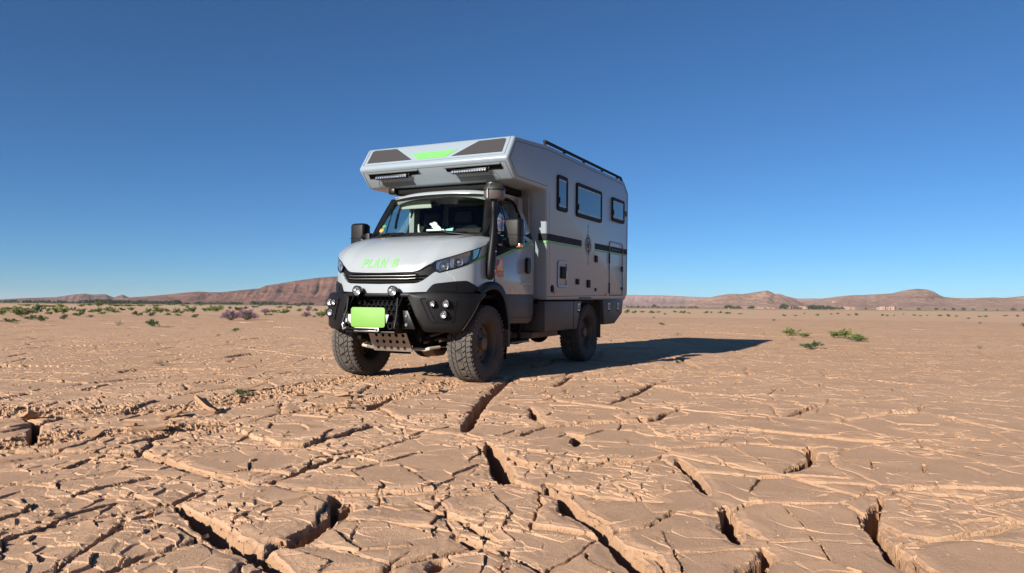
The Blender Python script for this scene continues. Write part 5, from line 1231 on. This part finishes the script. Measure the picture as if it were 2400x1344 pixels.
RIGHT = [(1470,735,16,10,'d'),(1487,735,12,8,'d'),(1528,735,14,7,'d'),(1543,734,10,5,'g'),(1505,733,14,5,'g'),(1582,733,10,5,'d'),(1602,735,18,7,'d'),(1616,736,10,4,'g'),(1655,735,12,6,'d'),(1667,735,8,5,'g'),(1688,735,10,6,'d'),(1704,737,10,6,'g'),(1711,736,8,4,'d'),(1734,737,12,3,'g'),(1559,738,8,4,'d'),(1532,746,6,3,'d'),
 (1838,742,9,6,'d'),(1864,742,8,4,'g'),(1885,736,6,3,'d'),(1916,741,9,6,'d'),(1948,738,8,3,'d'),(1964,737,8,4,'d'),(1989,740,8,4,'d'),(2007,740,12,6,'d'),(2068,741,9,5,'d'),(2079,742,7,5,'g'),(2095,741,6,3,'d'),(2117,738,5,3,'d'),(2143,741,7,5,'d'),(2158,742,7,3,'g'),(2173,741,6,3,'d'),(2203,742,11,5,'d'),(2223,743,10,7,'d'),(2242,743,8,4,'d'),(2270,748,8,4,'d'),(2296,744,10,4,'g'),(2310,744,12,5,'g'),(2356,742,10,4,'d'),(2385,743,10,5,'d'),(1814,752,8,4,'d'),(2297,759,8,4,'g')]
gR = 'tiny shrubs far out on the open plain'; lR = 'tiny dark shrub far out on the open sandy plain'
for (x, y, w_, h_, k) in RIGHT: plant('shrub', {'g': SHR[:3], 'd': SHR[3:]}[k], x, y, w_, h_, lR, gR)
def pt_plant(name, ms_, x, y, w_, h_, label, cat='shrub'): return plant(name, ms_, x, y, w_, h_, label, None, cat)
pt_plant('flowering_bush', PUR, 541, 752, 56, 26, 'rounded purple flowering bush, paler left half of a touching pair'); pt_plant('flowering_bush', PUR, 578, 750, 46, 27, 'rounded purple flowering bush, denser right half of a touching pair')
pt_plant('flowering_bush', PUR, 622, 735, 26, 12, 'low purple flowering bush close behind the large purple pair'); pt_plant('flowering_bush', PUR, 718, 743, 22, 13, 'small pale purple bush with bare soil around it')
pt_plant('flowering_bush', PUR, 722, 730, 18, 10, 'small purple bush standing just behind the pale purple one'); pt_plant('flowering_bush', PUR, 768, 733, 16, 10, 'small purple bush half hidden by the truck bumper')
pt_plant('shrub', SHR[3:], 357, 767, 36, 18, 'dark spiky shrub standing alone on bare cracked mud')
pt_plant('weed', DRY, 277, 765, 26, 14, 'dry twiggy grey weed beside the lone dark shrub', 'weed'); pt_plant('weed', DRY, 380, 858, 34, 15, 'pale dry weed lying on the broken mud', 'weed')
pt_plant('weed', WEED, 552, 778, 20, 10, 'small green weed with two leafy tufts on cracked mud', 'weed'); pt_plant('weed', WEED, 566, 925, 42, 18, 'fresh green weed with long leaves rooted in a crack', 'weed')
pt_plant('weed', WEED, 1551, 762, 16, 7, 'small green tuft beside the faint wheel tracks', 'weed'); pt_plant('weed', DRY, 1586, 787, 16, 9, 'small dry tuft next to a brown stone', 'weed'); pt_plant('weed', WEED, 1587, 852, 12, 10, 'tiny green sprout at the edge of the truck shadow', 'weed')
pt_plant('shrub', YEL, 1855, 787, 44, 20, 'airy green shrub with dry pale stems past the shadow tip'); pt_plant('shrub', SHR[:3], 1884, 791, 26, 12, 'low green shrub touching the airy stemmed one')
pt_plant('weed', DRY, 1858, 797, 16, 8, 'tiny grey tuft in front of the airy shrub', 'weed'); pt_plant('shrub', SHR[3:], 1901, 818, 46, 19, 'dense dark green shrub lying low near the shadow tip')
pt_plant('shrub', SHR[:3], 1953, 792, 28, 17, 'round green shrub with cream tops, first of three together'); pt_plant('shrub', YEL, 1980, 791, 40, 22, 'taller yellowish green shrub, middle of three together'); pt_plant('shrub', SHR[:3], 2003, 801, 48, 19, 'wide green shrub with a dark right side, last of three together')
pt_plant('weed', DRY, 2297, 818, 26, 10, 'single dry weed beside a short open crack', 'weed'); pt_plant('shrub', SHR[3:], 2400, 766, 14, 9, 'dark green shrub cut by the edge of the plain view')
pt_plant('weed', DRY, 1790, 786, 10, 5, 'faint dry grass tuft near the shadow tip', 'weed')

# ---------------------------------------------------------------- tree belt and village at the foot of the hills
def treebelt(name, spans, dist, seed, hm=(4, 9)):
    rq = random.Random(seed); V = []; F = []
    for x0, x1, dens, hs in spans:
        x = x0
        while x < x1:
            d = dist*rq.uniform(.94, 1.06); q = dpt(x, hor(x), d); H = .75*rq.uniform(*hm)*hs; Wd = H*rq.uniform(.45, .8)
            for k in range(46):
                a = rq.uniform(0, 6.28); r_ = Wd*math.sqrt(rq.random()); z = H*(.12+.85*rq.random()**.8)*(1-.35*(r_/Wd)**2); c = Vector((q[0]+r_*math.cos(a), q[1]+r_*math.sin(a), z)); s_ = H*rq.uniform(.09, .2)
                u = Vector((rq.gauss(0, 1), rq.gauss(0, 1), rq.gauss(0, 1))).normalized(); v = u.cross(Vector((rq.gauss(0, 1), rq.gauss(0, 1), rq.gauss(0, 1)))).normalized(); o = len(V)
                V.extend([tuple(c-u*s_-v*s_*.6), tuple(c+u*s_-v*s_*.5), tuple(c+u*s_*.8+v*s_*.7), tuple(c-u*s_*.9+v*s_*.5)]); F.append((o, o+1, o+2, o+3))
            x += rq.uniform(2.2, 6.5)/dens
    me = bpy.data.meshes.new(name); me.from_pydata(V, [], F); o = link(name, me, LF)
    return tag(o, 'dark belt of distant trees where the plain meets the hills', 'trees', kind='stuff')
treebelt('tree_belt', [(-350, 0, .5, .9), (0, 45, .9, .7), (55, 190, 1.1, .75), (188, 275, 1.5, 1.0), (225, 420, 1.7, 1.05), (420, 445, 1, .7), (455, 540, 1.2, .7), (540, 570, 1.2, .8), (590, 660, 1.6, .95), (670, 735, 1.1, .8), (760, 790, .6, .7), (1470, 1530, 1.0, .6), (1540, 1640, .9, .55), (1700, 1740, 1.2, .9), (1755, 1765, 1, .9), (1830, 1845, 1.2, 1.), (1860, 1880, 1, .8), (1895, 1950, 1.7, 1.05), (1950, 1975, 1, .7), (2020, 2040, .5, .5), (2110, 2400, .12, .7), (2400, 2700, .3, .8)], 1150, 5)
def far_tree(px, dist, H, label):
    q = dpt(px, hor(px), dist); t = empty('tree', (q[0], q[1], 0)); rq = random.Random(int(px)); tag(t, label, 'tree')
    MB().tube([(0, 0, -.2), (.1, 0, H*.3), (0, .1, H*.6)], [H*.05, H*.035, H*.02], 6).build('trunk', LT, t)
    V = []; F = []
    for k in range(260):
        a = rq.uniform(0, 6.28); r_ = H*.52*math.sqrt(rq.random()); z = H*(.2+.8*rq.random()**.8)*(1-.4*(r_/(H*.52))**2); c = Vector((r_*math.cos(a), r_*math.sin(a), z)); s_ = H*rq.uniform(.04, .09)
        u = Vector((rq.gauss(0, 1), rq.gauss(0, 1), rq.gauss(0, 1))).normalized(); v = u.cross(Vector((rq.gauss(0, 1), rq.gauss(0, 1), rq.gauss(0, 1)))).normalized(); o = len(V)
        V.extend([tuple(c-u*s_-v*s_*.6), tuple(c+u*s_-v*s_*.5), tuple(c+u*s_*.8+v*s_*.7), tuple(c-u*s_*.9+v*s_*.5)]); F.append((o, o+1, o+2, o+3))
    me = bpy.data.meshes.new('crown'); me.from_pydata(V, [], F); link('crown', me, LF, t)
far_tree(1533, 900, 5.2, 'round dark tree standing alone in front of the pink mesa'); far_tree(727, 820, 4.2, 'round dark tree standing alone below the red escarpment'); far_tree(1836, 1050, 7.5, 'tall dark tree among the village houses below the butte')
M['clay'] = dusty('pink_clay_render', (.34, .205, .155), .9, dust=.3, dcol=(.40, .24, .17), zlo=0, zhi=5); M['limew'] = dusty('pale_lime_render', (.38, .255, .20), .9, dust=.3, zlo=0, zhi=5)
def house(px, wpx, hpx, dist, mat, up=0, rz=.2, wins=2, i=0):
    q = dpt(px, hor(px), dist); W_ = wpx/FPX*dist; H_ = hpx/FPX*dist; h = empty('house', (q[0], q[1], up/FPX*dist), -math.atan2(q[0], q[1])+rz); D_ = W_*.7
    w = MB().box(-W_/2, W_/2, 0, D_, -1, H_).build('wall', mat, h, smooth=0)
    pr_ = MB(); ringpoly(pr_, [(-W_/2-.1, -.1), (W_/2+.1, -.1), (W_/2+.1, D_+.1), (-W_/2-.1, D_+.1)], [(-W_/2+.25, .25), (W_/2-.25, .25), (W_/2-.25, D_-.25), (-W_/2+.25, D_-.25)], lambda u, v, w: (u, v, w), H_-.02, H_+.5); pr_.build('parapet', mat, h, smooth=0)
    for k in range(wins):
        x = -W_/2+(k+1)*W_/(wins+1); MB().box(x-.5, x+.5, -.04, .05, H_*.45, H_*.45+1.2).build('window', M['deep'], h, smooth=0)
    MB().box(-W_*.38, -W_*.38+1.0, -.05, .05, -.5, 2.0).build('door', M['rust'], h, smooth=0)
    tag(h, 'small flat roofed pink clay house in the far village under the hills', 'house', 'flat roofed houses of the far village')
HS = [(1707,12,5),(1746,15,7),(1774,10,6),(1784,12,4),(1800,10,4),(1812,9,5),(1830,12,5),(1848,12,6),(1862,10,6),(1880,18,8),(1893,10,6),(1925,12,6),(1943,14,6),(1960,12,5),(1972,12,7),(1984,16,8),(1998,10,7),(2001,8,5),(2060,12,6),(2068,14,9),(2082,10,7),(2090,14,9),(565,9,4),(612,7,3),(1903,10,5),(1738,8,4)]
for i, (x, w_, h_) in enumerate(HS): house(x, .75*w_, .7*h_, 1250+(i*37) % 90, M['clay'] if i % 3 else M['limew'], rz=((i*13) % 7-3)*.12, wins=2+(i % 2), i=i)
hw = dpt(1954, hor(1954), 1750)
o = empty('house', (hw[0], hw[1], 16/FPX*1750)); tag(o, 'lone white house on the hillside above the far village', 'house'); MB().box(-2.6, 2.6, 0, 4, -2, 1.6).build('wall', M['limew'], o, smooth=0); MB().box(-2.8, 2.8, -.2, 4.2, 1.6, 1.9).build('roof', M['limew'], o, smooth=0); MB().box(-.5, .5, -.05, .05, -1, 1).build('door', M['rust'], o, smooth=0)

# ---------------------------------------------------------------- dusty air between here and the hills
hz = MB().box(-14600, 14600, -14600, 14600, -7, 118).build('haze', None, None, smooth=0); tag(hz, 'pale dusty haze over the plain', 'haze', kind='stuff')
mh = bpy.data.materials.new('dusty_air'); mh.use_nodes = True; th = mh.node_tree; th.nodes.clear(); oh = th.nodes.new('ShaderNodeOutputMaterial'); vh = th.nodes.new('ShaderNodeVolumePrincipled')
vh.inputs['Color'].default_value = (.76, .82, .88, 1); vh.inputs['Density'].default_value = .00005; vh.inputs['Anisotropy'].default_value = .0; th.links.new(vh.outputs[0], oh.inputs['Volume']); hz.data.materials.append(mh)
# ---------------------------------------------------------------- loose slabs of mud broken out by the wheels
def flake(px, py, w_, l_, th, tilt, rz, label, group=None, roll=0.):
    p = gsurf(px, py); rq = random.Random(int(px*13+py)); nx, ny = 7, 5; cv_ = rq.uniform(.01, .05)*l_
    G = []; H = []
    for i in range(nx):
        g = []; h = []
        for j in range(ny):
            u, v = i/(nx-1)*2-1, j/(ny-1)*2-1; e = 1+.10*math.sin(5*u+3*v+px)*(abs(u) > .9 or abs(v) > .9)
            x, y = u*l_/2*e+rq.uniform(-.02, .02)*l_, v*w_/2*e+rq.uniform(-.03, .03)*w_; z = cv_*(u*u+.4*v*v)
            g.append((x, y, z+th)); h.append((x*.97, y*.97, z))
        G.append(g); H.append(h)
    o = MB().solid(G, H).build('clay_fragment', MUD, None, smooth=30); o.location = (p[0], p[1], ground_z(p[0], p[1])+abs(math.sin(tilt))*l_*.42)
    o.rotation_euler = (roll, -tilt, rz); return tag(o, label, 'mud slab', group)
flake(484, 966, .11, .24, .028, R(24), R(150), 'long broken mud slab standing tilted in the wheel track', roll=R(20))
flake(404, 975, .12, .16, .022, R(18), R(35), 'square broken mud slab propped over a dark hole in the wheel track')
flake(350, 1012, .07, .22, .022, R(5), R(20), 'long flat mud slab lying beside the open crack', roll=R(14))
flake(205, 1025, .12, .20, .012, R(20), R(70), 'thin curled mud slab arched over the rubble')
flake(70, 985, .10, .14, .025, R(18), R(-30), 'thick mud slab tipped into the dark hole by the track', roll=R(-15))
flake(595, 915, .09, .26, .02, R(16), R(25), 'narrow pale mud slab beside the fresh green weed')
flake(805, 932, .08, .16, .02, R(10), R(-20), 'small mud slab lying before the front wheel track')
grp = 'broken mud slabs in the wheel tracks'
rq = random.Random(77)
for k in range(30):
    t = rq.random(); poly = rq.choice(RUBBLE)[0]; i = rq.randrange(len(poly)-1); a, b = poly[i], poly[i+1]
    x = a[0]+(b[0]-a[0])*t+rq.uniform(-25, 25); y = a[1]+(b[1]-a[1])*t+rq.uniform(-16, 16)
    if x < 0 or (760 < x < 930 and y < 885): continue
    L = rq.uniform(.05, .11); flake(x, y, L*rq.uniform(.45, .8), L, rq.uniform(.01, .022), R(rq.uniform(2, 15)), rq.uniform(0, 6.28), 'palm-sized broken mud slab among the rubble of the wheel tracks', grp, roll=R(rq.uniform(-16, 16)))
